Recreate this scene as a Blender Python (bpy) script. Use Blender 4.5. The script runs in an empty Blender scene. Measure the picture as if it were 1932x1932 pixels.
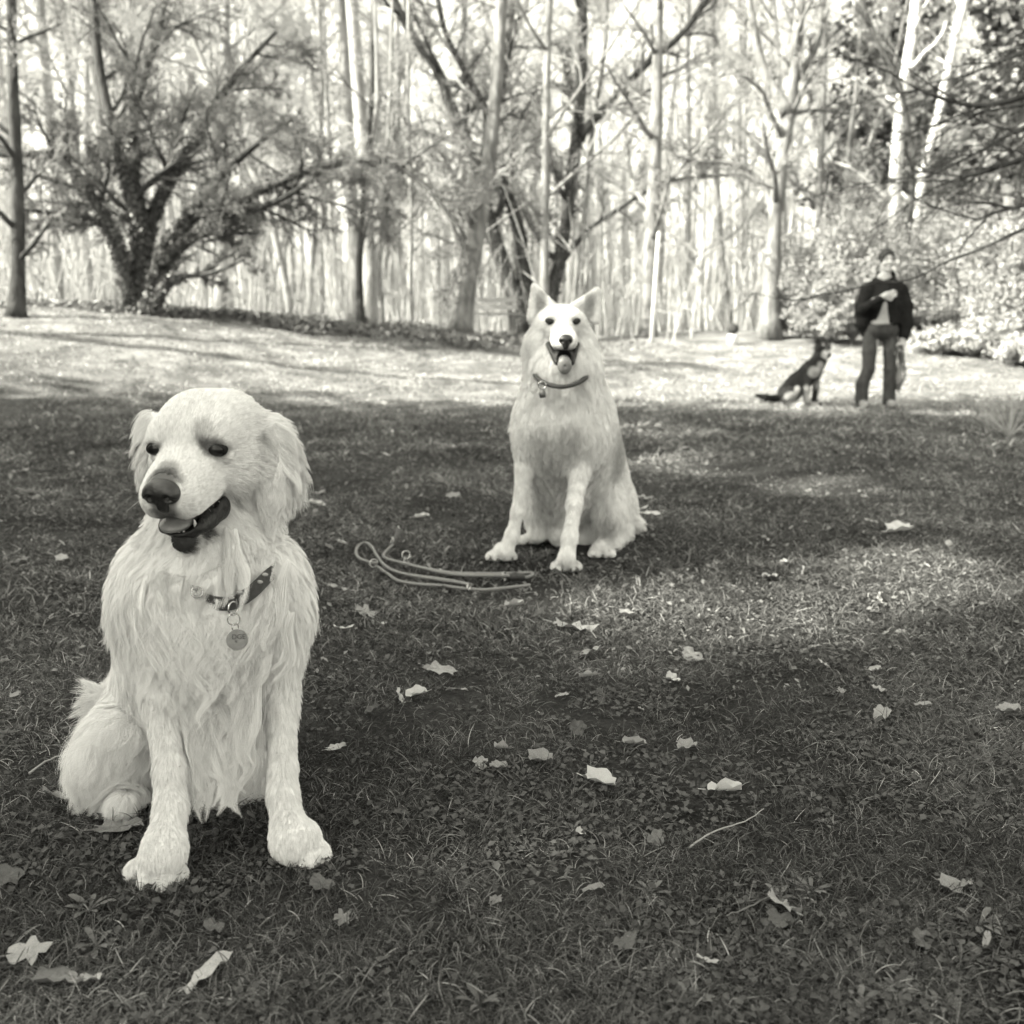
import bpy, math, random
import numpy as np
from mathutils import Vector, Matrix
from mathutils.kdtree import KDTree

# ------------------------------------------------------------------ camera, sky, sun, exposure
scene = bpy.context.scene
COL = scene.collection
CAM_H = 0.68
PITCH = math.radians(8.93)
FPX = 2000.0                      # focal length in the 1932 px wide frame the measurements use
HALF = 966.0
cam_data = bpy.data.cameras.new('camera')
cam = bpy.data.objects.new('camera', cam_data)
COL.objects.link(cam)
cam.location = (0, 0, CAM_H)
cam.rotation_euler = (math.pi / 2 - PITCH, 0, 0)
cam_data.sensor_width = 36
cam_data.lens = FPX / 1932 * 36
cam_data.clip_start = 0.05
cam_data.clip_end = 1500
cam_data.dof.use_dof = True
cam_data.dof.focus_distance = 1.66
cam_data.dof.aperture_fstop = 5.6
scene.camera = cam

SUN_EL = math.radians(38)
SUN_AZ = math.radians(-106)       # compass style, clockwise from +Y: the sun stands to the left and a little behind the camera
world = bpy.data.worlds.new('World')
scene.world = world
world.use_nodes = True
wn, wl = world.node_tree.nodes, world.node_tree.links
wn.clear()
sky = wn.new('ShaderNodeTexSky')
sky.sky_type = 'NISHITA'
sky.sun_disc = False
sky.sun_elevation = SUN_EL
sky.sun_rotation = SUN_AZ
sky.air_density = 1.6
sky.dust_density = 4.0
bw = wn.new('ShaderNodeRGBToBW')
tint = wn.new('ShaderNodeVectorMath'); tint.operation = 'MULTIPLY'
tint.inputs[1].default_value = (1.0, 0.978, 0.85)
wbg = wn.new('ShaderNodeBackground')
wbg.inputs['Strength'].default_value = 0.13
wo = wn.new('ShaderNodeOutputWorld')
wl.new(sky.outputs[0], bw.inputs[0]); wl.new(bw.outputs[0], tint.inputs[0])
wl.new(tint.outputs[0], wbg.inputs[0]); wl.new(wbg.outputs[0], wo.inputs[0])

sun_data = bpy.data.lights.new('sun', 'SUN')
sun_data.energy = 3.4
sun_data.angle = math.radians(0.55)
sun_data.color = (1.0, 0.975, 0.85)
sun = bpy.data.objects.new('sun', sun_data)
COL.objects.link(sun)
TO_SUN = Vector((math.sin(SUN_AZ) * math.cos(SUN_EL), math.cos(SUN_AZ) * math.cos(SUN_EL), math.sin(SUN_EL)))
sun.rotation_euler = TO_SUN.to_track_quat('Z', 'Y').to_euler()
sun.location = (-20, -6, 20)

scene.view_settings.view_transform = 'Standard'
scene.view_settings.look = 'None'
scene.view_settings.exposure = 2.55
scene.view_settings.gamma = 1.0
scene.view_settings.use_curve_mapping = False
scene.render.engine = 'CYCLES'
cy = scene.cycles
cy.max_bounces = 6; cy.diffuse_bounces = 4; cy.glossy_bounces = 2; cy.transmission_bounces = 2
cy.use_denoising = True
cy.use_adaptive_sampling = True
cy.adaptive_threshold = 0.02
scene.cycles_curves.shape = 'RIBBONS'

rng = np.random.default_rng(7)
random.seed(7)

# ------------------------------------------------------------------ helpers: measuring
FWD = np.array([0, math.cos(PITCH), -math.sin(PITCH)])
UPV = np.array([0, math.sin(PITCH), math.cos(PITCH)])
RGT = np.array([1.0, 0, 0])
CAM = np.array([0, 0, CAM_H])
def W(u, v, s):
    """world point seen at (u, v) of the photograph at depth s metres"""
    return CAM + s * (RGT * (u - HALF) / FPX + FWD + UPV * (HALF - v) / FPX)
def smooth(a, b, x):
    t = np.clip((np.asarray(x, float) - a) / (b - a), 0, 1)
    return t * t * (3 - 2 * t)
def gz(x, y):
    """height of the terrain"""
    x = np.asarray(x, float); y = np.asarray(y, float)
    h = 0.016 * np.sin(x * 2.1 + 0.7) * np.sin(y * 1.7 + 0.3) + 0.008 * np.sin(x * 5.3 + y * 3.1)
    h = h * smooth(2.0, 4.0, y)
    left = smooth(1.5, -8.0, x)
    h = h + (0.88 + 0.40 * left) * smooth(11.8, 22.0, y + 4.3 * left)
    h = h + 0.10 * smooth(17, 20, y) * np.sin(x * 0.9 + 1.0) * np.sin(y * 0.5)
    h = h + 0.12 * np.exp(-(((x - 1.0 * 0) / 0.75 + 0.15) ** 2 + ((y - 15.5) / 0.9) ** 2))
    return h
def on_ground(u, v):
    """ground point seen at (u, v)"""
    d = RGT * (u - HALF) / FPX + FWD + UPV * (HALF - v) / FPX
    s = 0.8
    prev = s
    while s < 80:
        p = CAM + d * s
        if p[2] < gz(p[0], p[1]):
            break
        prev = s; s *= 1.01
    lo, hi = prev, s
    for _ in range(20):
        m = (lo + hi) / 2; p = CAM + d * m
        if p[2] < gz(p[0], p[1]): hi = m
        else: lo = m
    p = CAM + d * hi
    return np.array([p[0], p[1], float(gz(p[0], p[1]))])

# ------------------------------------------------------------------ helpers: materials (the photograph is monochrome: greys only)
def mat(name, dark, light=None, rough=0.85, scale=20.0, bump=0.0, bscale=None, stretch=(1, 1, 1), spec=0.3,
        attr=None, detail=6.0, trans=0.0, metallic=0.0, coat=0.0, rand=0.0):
    m = bpy.data.materials.new(name); m.use_nodes = True
    nt = m.node_tree; n, l = nt.nodes, nt.links
    n.clear()
    out = n.new('ShaderNodeOutputMaterial'); b = n.new('ShaderNodeBsdfPrincipled')
    b.inputs['Roughness'].default_value = rough
    b.inputs['Specular IOR Level'].default_value = spec
    b.inputs['Metallic'].default_value = metallic
    b.inputs['Coat Weight'].default_value = coat
    light = dark if light is None else light
    tc = n.new('ShaderNodeTexCoord'); mp = n.new('ShaderNodeMapping'); mp.inputs['Scale'].default_value = stretch
    l.new(tc.outputs['Object'], mp.inputs[0])
    no = n.new('ShaderNodeTexNoise'); no.inputs['Scale'].default_value = scale; no.inputs['Detail'].default_value = detail
    no.inputs['Roughness'].default_value = 0.65
    l.new(mp.outputs[0], no.inputs['Vector'])
    rp = n.new('ShaderNodeValToRGB'); rp.color_ramp.elements[0].position = 0.32; rp.color_ramp.elements[1].position = 0.68
    rp.color_ramp.elements[0].color = (dark, dark, dark, 1); rp.color_ramp.elements[1].color = (light, light, light, 1)
    l.new(no.outputs[0], rp.inputs[0])
    c = rp.outputs[0]
    if attr:
        a = n.new('ShaderNodeAttribute'); a.attribute_name = attr
        mx = n.new('ShaderNodeVectorMath'); mx.operation = 'MULTIPLY'
        l.new(c, mx.inputs[0]); l.new(a.outputs['Color'], mx.inputs[1]); c = mx.outputs[0]
    if rand:
        oi = n.new('ShaderNodeObjectInfo')
        mr = n.new('ShaderNodeMapRange'); mr.inputs['To Min'].default_value = 1 - rand; mr.inputs['To Max'].default_value = 1 + rand
        l.new(oi.outputs['Random'], mr.inputs[0])
        sc = n.new('ShaderNodeVectorMath'); sc.operation = 'SCALE'
        l.new(c, sc.inputs[0]); l.new(mr.outputs[0], sc.inputs['Scale']); c = sc.outputs[0]
    l.new(c, b.inputs['Base Color'])
    if bump:
        n2 = n.new('ShaderNodeTexNoise'); n2.inputs['Scale'].default_value = bscale or scale * 2; n2.inputs['Detail'].default_value = 8
        l.new(mp.outputs[0], n2.inputs['Vector'])
        bp = n.new('ShaderNodeBump'); bp.inputs['Strength'].default_value = 1.0; bp.inputs['Distance'].default_value = bump
        l.new(n2.outputs[0], bp.inputs['Height']); l.new(bp.outputs[0], b.inputs['Normal'])
    s = b.outputs[0]
    if trans:
        t = n.new('ShaderNodeBsdfTranslucent'); l.new(c, t.inputs[0])
        ms = n.new('ShaderNodeMixShader'); ms.inputs[0].default_value = trans
        l.new(s, ms.inputs[1]); l.new(t.outputs[0], ms.inputs[2]); s = ms.outputs[0]
    l.new(s, out.inputs[0])
    return m

# ------------------------------------------------------------------ helpers: objects
def tag(o, label=None, cat=None, group=None, kind=None):
    if label: o['label'] = label
    if cat: o['category'] = cat
    if group: o['group'] = group
    if kind: o['kind'] = kind
    return o
def link(name, data, parent=None, m=None):
    o = bpy.data.objects.new(name, data); COL.objects.link(o)
    if m is not None:
        data.materials.clear(); data.materials.append(m)
    if parent is not None:
        o.parent = parent
        o.matrix_parent_inverse = parent_inverse(parent)
    return o
def parent_inverse(p):
    mtx = Matrix.LocRotScale(p.location, p.rotation_euler, p.scale)
    if p.parent is not None:
        mtx = parent_inverse(p.parent).inverted() @ mtx if False else mtx
    return mtx.inverted()
def empty(name, loc, label, cat, group=None, rz=0.0):
    o = bpy.data.objects.new(name, None); COL.objects.link(o)
    o.location = Vector([float(c) for c in loc]); o.rotation_euler = (0, 0, rz); o.empty_display_size = 0.1
    return tag(o, label, cat, group)
def mesh(name, V, F, smooth_shade=True):
    me = bpy.data.meshes.new(name)
    V = np.asarray(V, np.float32)
    if isinstance(F, np.ndarray) and F.ndim == 2:
        n, k = F.shape
        me.vertices.add(len(V)); me.vertices.foreach_set('co', V.ravel())
        me.loops.add(n * k); me.loops.foreach_set('vertex_index', F.astype(np.int32).ravel())
        me.polygons.add(n)
        me.polygons.foreach_set('loop_start', np.arange(0, n * k, k, dtype=np.int32))
        me.polygons.foreach_set('loop_total', np.full(n, k, np.int32))
        me.update(calc_edges=True)
    else:
        me.from_pydata([tuple(map(float, p)) for p in V], [], [tuple(int(i) for i in f) for f in F]); me.update()
    if smooth_shade and len(me.polygons):
        me.polygons.foreach_set('use_smooth', np.ones(len(me.polygons), bool))
    return me
def tube(pts, rad, sides=8, close=True):
    """tapered tube along pts; returns V, F"""
    P = np.asarray(pts, float); n = len(P); rad = np.broadcast_to(np.asarray(rad, float), (n,))
    T = np.gradient(P, axis=0); T /= np.linalg.norm(T, axis=1)[:, None] + 1e-9
    ref = np.array([0, 0, 1.0]) if abs(T[0][2]) < 0.9 else np.array([1.0, 0, 0])
    V = []
    nx = np.cross(ref, T[0]); nx /= np.linalg.norm(nx)
    for i in range(n):
        nx = nx - T[i] * nx.dot(T[i]); nx /= np.linalg.norm(nx) + 1e-9
        ny = np.cross(T[i], nx)
        for k in range(sides):
            a = 2 * math.pi * k / sides
            V.append(P[i] + rad[i] * (math.cos(a) * nx + math.sin(a) * ny))
    F = []
    for i in range(n - 1):
        for k in range(sides):
            k2 = (k + 1) % sides
            F.append((i * sides + k, i * sides + k2, (i + 1) * sides + k2, (i + 1) * sides + k))
    if close:
        F.append(tuple(range(sides))[::-1]); F.append(tuple((n - 1) * sides + k for k in range(sides)))
    return V, F
def spline(pts, n):
    """Catmull-Rom through pts, n samples"""
    P = np.asarray(pts, float)
    P = np.vstack([2 * P[0] - P[1], P, 2 * P[-1] - P[-2]])
    seg = len(P) - 3
    out = []
    for i in range(n):
        t = i / (n - 1) * seg; k = min(int(t), seg - 1); t -= k
        a, b, c, d = P[k], P[k + 1], P[k + 2], P[k + 3]
        out.append(0.5 * ((2 * b) + (c - a) * t + (2 * a - 5 * b + 4 * c - d) * t * t + (3 * b - a - 3 * c + d) * t ** 3))
    return np.array(out)
def join(parts):
    V, F, o = [], [], 0
    for v, f in parts:
        V.extend(v); F.extend([tuple(i + o for i in q) for q in f]); o += len(v)
    return V, F
def curves(name, P, R, parent=None, m=None, shade=None, labelled=None):
    """P (n,k,3) points, R (n,k) radii -> hair-like curves object"""
    n, k = P.shape[:2]
    hc = bpy.data.hair_curves.new(name)
    hc.add_curves([k] * n)
    hc.attributes['position'].data.foreach_set('vector', np.ascontiguousarray(P, np.float32).ravel())
    ra = hc.attributes.get('radius') or hc.attributes.new('radius', 'FLOAT', 'POINT')
    ra.data.foreach_set('value', np.ascontiguousarray(R, np.float32).ravel())
    if shade is not None:
        sa = hc.attributes.new('shade', 'FLOAT_COLOR', 'CURVE')
        sh = np.ones((n, 4), np.float32); sh[:, :3] = np.asarray(shade)[:, None]
        sa.data.foreach_set('color', sh.ravel())
    return link(name, hc, parent, m)

# ------------------------------------------------------------------ helpers: solid modelling by smooth blending of limbs, meshed on a grid
class Body:
    def __init__(self, lo, hi, h):
        self.lo = np.array(lo, float); self.h = h
        self.n = np.ceil((np.array(hi, float) - self.lo) / h).astype(int) + 1
        self.g = np.full(self.n, 0.08, np.float32)
        self.prims = []
    def _block(self, lo, hi):
        i0 = np.clip(np.floor((lo - self.lo) / self.h).astype(int), 0, self.n - 1)
        i1 = np.clip(np.ceil((hi - self.lo) / self.h).astype(int) + 1, 1, self.n)
        ax = [self.lo[a] + self.h * np.arange(i0[a], i1[a]) for a in range(3)]
        P = np.stack(np.meshgrid(*ax, indexing='ij'), -1)
        return tuple(slice(i0[a], i1[a]) for a in range(3)), P
    def _apply(self, lo, hi, fn, k, sub):
        m = 0.05 if not sub else k + self.h * 2
        sl, P = self._block(lo - m, hi + m)
        if P.size == 0: return
        d = fn(P).astype(np.float32); g = self.g[sl]
        if sub:
            d = -d
            hh = np.maximum(k - np.abs(g - d), 0) / k
            self.g[sl] = np.maximum(g, d) + hh * hh * k / 4
        else:
            hh = np.maximum(k - np.abs(g - d), 0) / k
            self.g[sl] = np.minimum(g, d) - hh * hh * k / 4
    def cone(self, a, b, ra, rb, k=0.02, sub=False, **at):
        a = np.array(a, float); b = np.array(b, float); ab = b - a; L2 = ab.dot(ab) + 1e-12
        def fn(P):
            t = np.clip(((P - a) @ ab) / L2, 0, 1)
            return np.linalg.norm(P - a - t[..., None] * ab, axis=-1) - (ra + (rb - ra) * t)
        r = max(ra, rb)
        self._apply(np.minimum(a, b) - r, np.maximum(a, b) + r, fn, k, sub)
        if not sub: self.prims.append((fn, at))
    def ell(self, c, r, M=None, k=0.02, sub=False, **at):
        c = np.array(c, float); r = np.array(r, float); M = np.eye(3) if M is None else np.array(M, float)
        def fn(P):
            q = (P - c) @ M
            k0 = np.linalg.norm(q / r, axis=-1); k1 = np.linalg.norm(q / (r * r), axis=-1) + 1e-9
            return k0 * (k0 - 1) / k1
        R = r.max()
        self._apply(c - R, c + R, fn, k, sub)
        if not sub: self.prims.append((fn, at))
    def chain(self, pts, rads, k=0.02, **at):
        for i in range(len(pts) - 1):
            self.cone(pts[i], pts[i + 1], rads[i], rads[i + 1], k, **at)
    def floor_at(self, z):
        """cut everything below height z"""
        zz = self.lo[2] + self.h * np.arange(self.n[2])
        self.g = np.maximum(self.g, (z - zz)[None, None, :].astype(np.float32))
    def sample(self, P):
        q = (P - self.lo) / self.h
        q = np.clip(q, 0, self.n - 1.001)
        i = q.astype(int); f = q - i
        g = self.g; v = 0
        for dx in (0, 1):
            for dy in (0, 1):
                for dz in (0, 1):
                    w = (f[..., 0] if dx else 1 - f[..., 0]) * (f[..., 1] if dy else 1 - f[..., 1]) * (f[..., 2] if dz else 1 - f[..., 2])
                    v = v + w * g[i[..., 0] + dx, i[..., 1] + dy, i[..., 2] + dz]
        return v
    def grad(self, P):
        e = self.h
        G = np.stack([self.sample(P + np.eye(3)[a] * e) - self.sample(P - np.eye(3)[a] * e) for a in range(3)], -1)
        return G / (np.linalg.norm(G, axis=-1, keepdims=True) + 1e-9)
    def surface(self):
        g = self.g; S = g < 0
        nx, ny, nz = g.shape
        c = np.zeros((nx - 1, ny - 1, nz - 1), np.int8)
        for dx in (0, 1):
            for dy in (0, 1):
                for dz in (0, 1):
                    c += S[dx:nx - 1 + dx, dy:ny - 1 + dy, dz:nz - 1 + dz]
        act = (c > 0) & (c < 8)
        I = np.argwhere(act)
        idx = np.full(act.shape, -1, np.int64); idx[act] = np.arange(len(I))
        acc = np.zeros((len(I), 3)); cnt = np.zeros(len(I))
        cor = [(a, b, d) for a in (0, 1) for b in (0, 1) for d in (0, 1)]
        for p in cor:
            for ax in range(3):
                if p[ax]: continue
                q = list(p); q[ax] = 1
                va = g[I[:, 0] + p[0], I[:, 1] + p[1], I[:, 2] + p[2]]; vb = g[I[:, 0] + q[0], I[:, 1] + q[1], I[:, 2] + q[2]]
                m = (va < 0) != (vb < 0)
                t = va[m] / (va[m] - vb[m])
                pt = np.tile(np.array(p, float), (m.sum(), 1)); pt[:, ax] += t
                acc[m] += pt; cnt[m] += 1
        V = self.lo + self.h * (I + acc / cnt[:, None])
        F = []
        for ax in range(3):
            b, d = (ax + 1) % 3, (ax + 2) % 3
            s0 = [slice(None)] * 3; s1 = [slice(None)] * 3; s0[ax] = slice(0, -1); s1[ax] = slice(1, None)
            A, B = S[tuple(s0)], S[tuple(s1)]
            E = np.argwhere(A != B)
            ok = (E[:, b] > 0) & (E[:, d] > 0) & (E[:, b] < self.n[b] - 1) & (E[:, d] < self.n[d] - 1)
            E = E[ok]
            inside = A[E[:, 0], E[:, 1], E[:, 2]]
            def cell(ob, od):
                Q = E.copy(); Q[:, b] -= ob; Q[:, d] -= od
                return idx[Q[:, 0], Q[:, 1], Q[:, 2]]
            q = np.stack([cell(1, 1), cell(0, 1), cell(0, 0), cell(1, 0)], 1)
            q[~inside] = q[~inside][:, ::-1]
            F.append(q)
        return V, np.concatenate(F)
    def blend(self, P, key, default, sharp=0.012):
        """attribute field of the limbs, blended by nearness"""
        acc = 0; ws = 0
        for fn, at in self.prims:
            d = fn(P); w = np.exp(-np.clip(d, -0.02, 1) / sharp) + 1e-12
            v = np.asarray(at.get(key, default), float)
            acc = acc + (w[:, None] * v if v.ndim else w * v); ws = ws + w
        return acc / (ws[:, None] if np.ndim(acc) == 2 else ws)

def sample_surface(V, F, weight, count, r):
    """random points on a quad mesh, weight per vertex"""
    T = np.concatenate([F[:, [0, 1, 2]], F[:, [0, 2, 3]]])
    A = V[T[:, 0]]; B = V[T[:, 1]]; C = V[T[:, 2]]
    ar = np.linalg.norm(np.cross(B - A, C - A), axis=1) * weight[T].mean(1)
    p = ar / ar.sum()
    t = r.choice(len(T), count, p=p)
    a = np.sqrt(r.random(count)); b = r.random(count)
    return (A[t] * (1 - a)[:, None] + B[t] * (a * (1 - b))[:, None] + C[t] * (a * b)[:, None])

def fur(body, V, F, count, seed, weight, steps=7, clumps=2500, clump=0.6, rad=0.00018, spots=None, gravity=0.25, floor=None, only=None):
    """grow strands: returns P, R, roots"""
    r = np.random.default_rng(seed)
    root = sample_surface(V, F, weight, count, r)
    N = body.grad(root)
    flow = body.blend(root, 'flow', (0, 0, -1.0)); ln = body.blend(root, 'len', 0.02)
    lift = body.blend(root, 'lift', 0.35); curl = body.blend(root, 'curl', 0.1); fr = body.blend(root, 'frizz', 0.25)
    flow /= np.linalg.norm(flow, axis=1)[:, None] + 1e-9
    def grow(root, N, flow, ln, lift, curl, fr, ph, rnd):
        T = flow - N * (flow * N).sum(1)[:, None]
        T /= np.linalg.norm(T, axis=1)[:, None] + 1e-6
        side = np.cross(N, T)
        d = T + N * lift[:, None] + rnd * fr[:, None]
        d /= np.linalg.norm(d, axis=1)[:, None]
        pts = [root]; p = root
        for j in range(1, steps):
            t = j / (steps - 1)
            step = (ln / (steps - 1))[:, None]
            wave = (np.cos(ph + t * 5.0 * np.clip(ln / 0.05, 0.3, 1.5)) * curl)[:, None] * side
            q = p + (d + wave) * step
            d = d + (flow * 0.22 + np.array([0, 0, -1.0]) * gravity * np.clip(ln / 0.05, 0, 1)[:, None] * 0.5 - N * lift[:, None] * 0.06)
            d /= np.linalg.norm(d, axis=1)[:, None]
            sd = body.sample(q); clear = 0.0012 + 0.011 * t * np.clip(ln / 0.045, 0.08, 1.3)
            g = body.grad(q)
            push = np.clip(clear - sd, 0, 0.02)[:, None] * ((g * N).sum(1) > -0.1)[:, None]
            q = q + g * push
            if floor is not None:
                q[:, 2] = np.maximum(q[:, 2], floor)
            pts.append(q); p = q
        return np.stack(pts, 1)
    gi = r.choice(count, min(clumps, count), replace=False)
    ph_g = r.random(len(gi)) * 6.28
    kd = KDTree(len(gi))
    for i, g in enumerate(gi): kd.insert(root[g], i)
    kd.balance()
    near = np.array([kd.find(p)[1] for p in root])
    # wave phase shared inside a lock, and smooth over the coat
    phase = ph_g[near] * 0.7 + (root @ np.array([40.0, 25.0, 60.0])) + r.normal(0, .35, count)
    ln = ln * (0.75 + 0.35 * r.random(count)) * (0.8 + 0.4 * r.random(len(gi)))[near]
    rnd = r.normal(0, 1, (count, 3)) * 0.5
    lock = r.normal(0, 1, (len(gi), 3))[near] * 0.35
    loose = r.random(count) < 0.12
    ln = np.where(loose, ln * 1.25, ln); lift = np.where(loose, lift + 0.35, lift)
    P = grow(root, N, flow, ln, lift, curl, fr, phase, rnd * 0.8 + lock)
    G = P[gi][near]
    stray = r.random(count) < 0.10
    t = np.linspace(0, 1, steps)[None, :, None]
    dist = np.linalg.norm(root - root[gi][near], axis=1)[:, None, None]
    cf = clump * (t ** 1.2) * np.clip(ln / 0.02, 0.0, 1.0)[:, None, None] * np.clip(1.6 - dist / 0.02, 0, 1)
    cf[stray] = 0
    P = P + (G - P) * cf
    Rr = rad * (1 - 0.75 * np.linspace(0, 1, steps)[None, :] ** 1.5) * (0.8 + 0.5 * r.random((count, 1)))
    lockshade = (0.86 + 0.20 * r.random(len(gi)))[near] * (0.80 + 0.28 * r.random(count))
    return P, Rr, root, lockshade
def spot_shade(P, spots, base=1.0):
    """darker markings of the coat, and painted crease shade: list of (centre, radius, shade)"""
    s = np.full(len(P), base)
    for c, rr, val in spots:
        c = np.array(c)
        rr = np.atleast_1d(rr)
        d = np.linalg.norm((P - c) / (rr if len(rr) == 3 else rr[0]), axis=1)
        w = 1 - smooth(0.55, 1.15, d)
        s = s * (1 - w) + val * w
    return s
def shade_attr(me, s):
    a = me.attributes.new('shade', 'FLOAT_COLOR', 'POINT')
    c = np.ones((len(me.vertices), 4), np.float32); c[:, :3] = np.asarray(s)[:, None]
    a.data.foreach_set('color', c.ravel())
def ball(c, r, M=None, n=16, m=10):
    """ellipsoid V, F"""
    c = np.array(c, float); r = np.broadcast_to(np.asarray(r, float), (3,)); M = np.eye(3) if M is None else np.array(M, float)
    V = [c + M @ np.array([0, 0, r[2]])]
    for i in range(1, m):
        th = math.pi * i / m
        for j in range(n):
            ph = 2 * math.pi * j / n
            V.append(c + M @ (r * np.array([math.sin(th) * math.cos(ph), math.sin(th) * math.sin(ph), math.cos(th)])))
    V.append(c - M @ np.array([0, 0, r[2]]))
    F = [(0, 1 + j, 1 + (j + 1) % n) for j in range(n)]
    for i in range(m - 2):
        for j in range(n):
            a = 1 + i * n + j; b = 1 + i * n + (j + 1) % n
            F.append((a, a + n, b + n, b))
    last = len(V) - 1; o = 1 + (m - 2) * n
    F += [(last, o + (j + 1) % n, o + j) for j in range(n)]
    return V, F

# ------------------------------------------------------------------ materials
M = {}
M['soil'] = mat('soil_and_grass', 0.03, 0.085, rough=0.95, scale=9, bump=0.02, bscale=60, spec=0.1)
M['coat_pale'] = mat('pale_coat', 0.82, 0.88, rough=0.75, scale=6, attr='shade', spec=0.25, trans=0.06)
M['skin_pale'] = mat('pale_undercoat', 0.72, 0.80, rough=0.85, scale=30, attr='shade', spec=0.15)
M['coat_white'] = mat('white_coat', 0.84, 0.90, rough=0.8, scale=6, attr='shade', spec=0.2, trans=0.15)
M['coat_dark'] = mat('dark_coat', 0.9, 1.0, rough=0.65, scale=10, attr='shade', spec=0.3)
M['nose'] = mat('nose_leather', 0.010, 0.020, rough=0.42, scale=160, bump=0.0006, bscale=420, spec=0.5)
M['lip'] = mat('lip_skin', 0.005, 0.020, rough=0.5, scale=110, bump=0.0030, bscale=150, spec=0.35)
M['rim'] = mat('eye_rim', 0.010, 0.018, rough=0.8, scale=90, spec=0.08)
M['tongue'] = mat('tongue', 0.14, 0.20, rough=0.4, scale=60, bump=0.0005, bscale=300, spec=0.5)
M['tooth'] = mat('tooth', 0.6, 0.7, rough=0.3, spec=0.5)
M['eye'] = mat('eyeball', 0.004, 0.012, rough=0.28, scale=60, spec=0.3, coat=0.05)
M['claw'] = mat('claw', 0.05, 0.12, rough=0.4, scale=60)
M['webbing'] = mat('collar_webbing', 0.035, 0.06, rough=0.8, scale=200, bump=0.0005, bscale=500)
M['webbing_light'] = mat('collar_pattern', 0.22, 0.3, rough=0.8, scale=200)
M['steel'] = mat('steel', 0.30, 0.45, rough=0.25, metallic=1.0)
M['tag'] = mat('engraved_tag', 0.10, 0.15, rough=0.45, metallic=0.4, scale=80)
M['ink'] = mat('engraving', 0.02, 0.03, rough=0.7)

# ------------------------------------------------------------------ the setting: terrain, shade trees, the wood
M['lawn'] = None
def ground_material():
    m = bpy.data.materials.new('lawn_and_soil'); m.use_nodes = True
    nt = m.node_tree; n, l = nt.nodes, nt.links
    b = n['Principled BSDF']; b.inputs['Roughness'].default_value = 0.95; b.inputs['Specular IOR Level'].default_value = 0.1
    tc = n.new('ShaderNodeTexCoord')
    def noise(scale, detail=8, rough=0.6, dist=0.0):
        x = n.new('ShaderNodeTexNoise'); x.inputs['Scale'].default_value = scale; x.inputs['Detail'].default_value = detail
        x.inputs['Roughness'].default_value = rough; x.inputs['Distortion'].default_value = dist
        l.new(tc.outputs['Object'], x.inputs['Vector']); return x.outputs[0]
    def ramp(src, a, b_, ca, cb):
        r = n.new('ShaderNodeValToRGB'); r.color_ramp.elements[0].position = a; r.color_ramp.elements[1].position = b_
        r.color_ramp.elements[0].color = (ca, ca, ca, 1); r.color_ramp.elements[1].color = (cb, cb, cb, 1)
        l.new(src, r.inputs[0]); return r.outputs[0]
    fine = ramp(noise(45, 10, 0.75, 0.4), 0.36, 0.66, 0.018, 0.09)
    soil = ramp(noise(70, 8, 0.7), 0.35, 0.65, 0.012, 0.035)
    patch = ramp(noise(1.7, 6, 0.65, 0.5), 0.40, 0.60, 0.0, 1.0)
    sxyz = n.new('ShaderNodeSeparateXYZ'); l.new(tc.outputs['Object'], sxyz.inputs[0])
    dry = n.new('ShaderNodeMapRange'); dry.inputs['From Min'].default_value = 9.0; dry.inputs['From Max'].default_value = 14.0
    dry.inputs['To Min'].default_value = 1.0; dry.inputs['To Max'].default_value = 4.6  # far lawn: dry pale grass, with sunlight also put into its colour
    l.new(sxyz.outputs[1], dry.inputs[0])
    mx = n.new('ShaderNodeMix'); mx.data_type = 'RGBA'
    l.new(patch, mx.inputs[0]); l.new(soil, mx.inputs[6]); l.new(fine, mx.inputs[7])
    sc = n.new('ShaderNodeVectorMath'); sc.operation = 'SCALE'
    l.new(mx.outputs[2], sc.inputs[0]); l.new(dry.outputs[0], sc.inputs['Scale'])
    l.new(sc.outputs[0], b.inputs['Base Color'])
    bp = n.new('ShaderNodeBump'); bp.inputs['Distance'].default_value = 0.03; bp.inputs['Strength'].default_value = 0.9
    l.new(noise(38, 10, 0.8), bp.inputs['Height']); l.new(bp.outputs[0], b.inputs['Normal'])
    return m
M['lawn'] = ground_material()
M['bark_pale'] = mat('pale_bark', 0.18, 0.36, rough=0.9, scale=8, bump=.01, stretch=(1, 1, .4), spec=.1, rand=.25)
M['bark'] = mat('bark', 0.07, 0.26, rough=0.95, scale=9, bump=0.02, bscale=22, stretch=(1, 1, 0.25), spec=0.1, rand=0.3)
M['bark_dark'] = mat('dark_ivy_bark', 0.025, 0.09, rough=0.95, scale=8, bump=0.03, bscale=20, stretch=(1, 1, 0.3), spec=0.1)
M['birch'] = mat('birch_bark', 0.34, 0.70, rough=0.8, scale=5, bump=0.006, stretch=(1, 1, 1.6), spec=0.2)
M['twig'] = mat('twigs', 0.13, 0.27, rough=0.9, scale=1.5, spec=0.1, rand=0.3)
M['twig_pale'] = mat('pale_twigs', 0.28, 0.44, rough=0.9, scale=1.2, spec=0.1)
M['twig_dark'] = mat('dark_twigs', 0.05, 0.10, rough=0.9, scale=2, spec=0.1)
M['ivy'] = mat('ivy_leaf', 0.04, 0.16, rough=0.4, scale=7, spec=0.45, trans=0.15)
M['needle'] = mat('evergreen_foliage', 0.06, 0.20, rough=0.8, scale=3, spec=0.15, trans=0.1)
M['bush'] = mat('pale_bush_foliage', 0.20, 0.36, rough=0.7, scale=2.2, spec=0.2, trans=0.25)
M['straw'] = mat('dry_straw', 0.26, 0.42, rough=0.85, scale=6, spec=0.15, trans=0.2)
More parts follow.
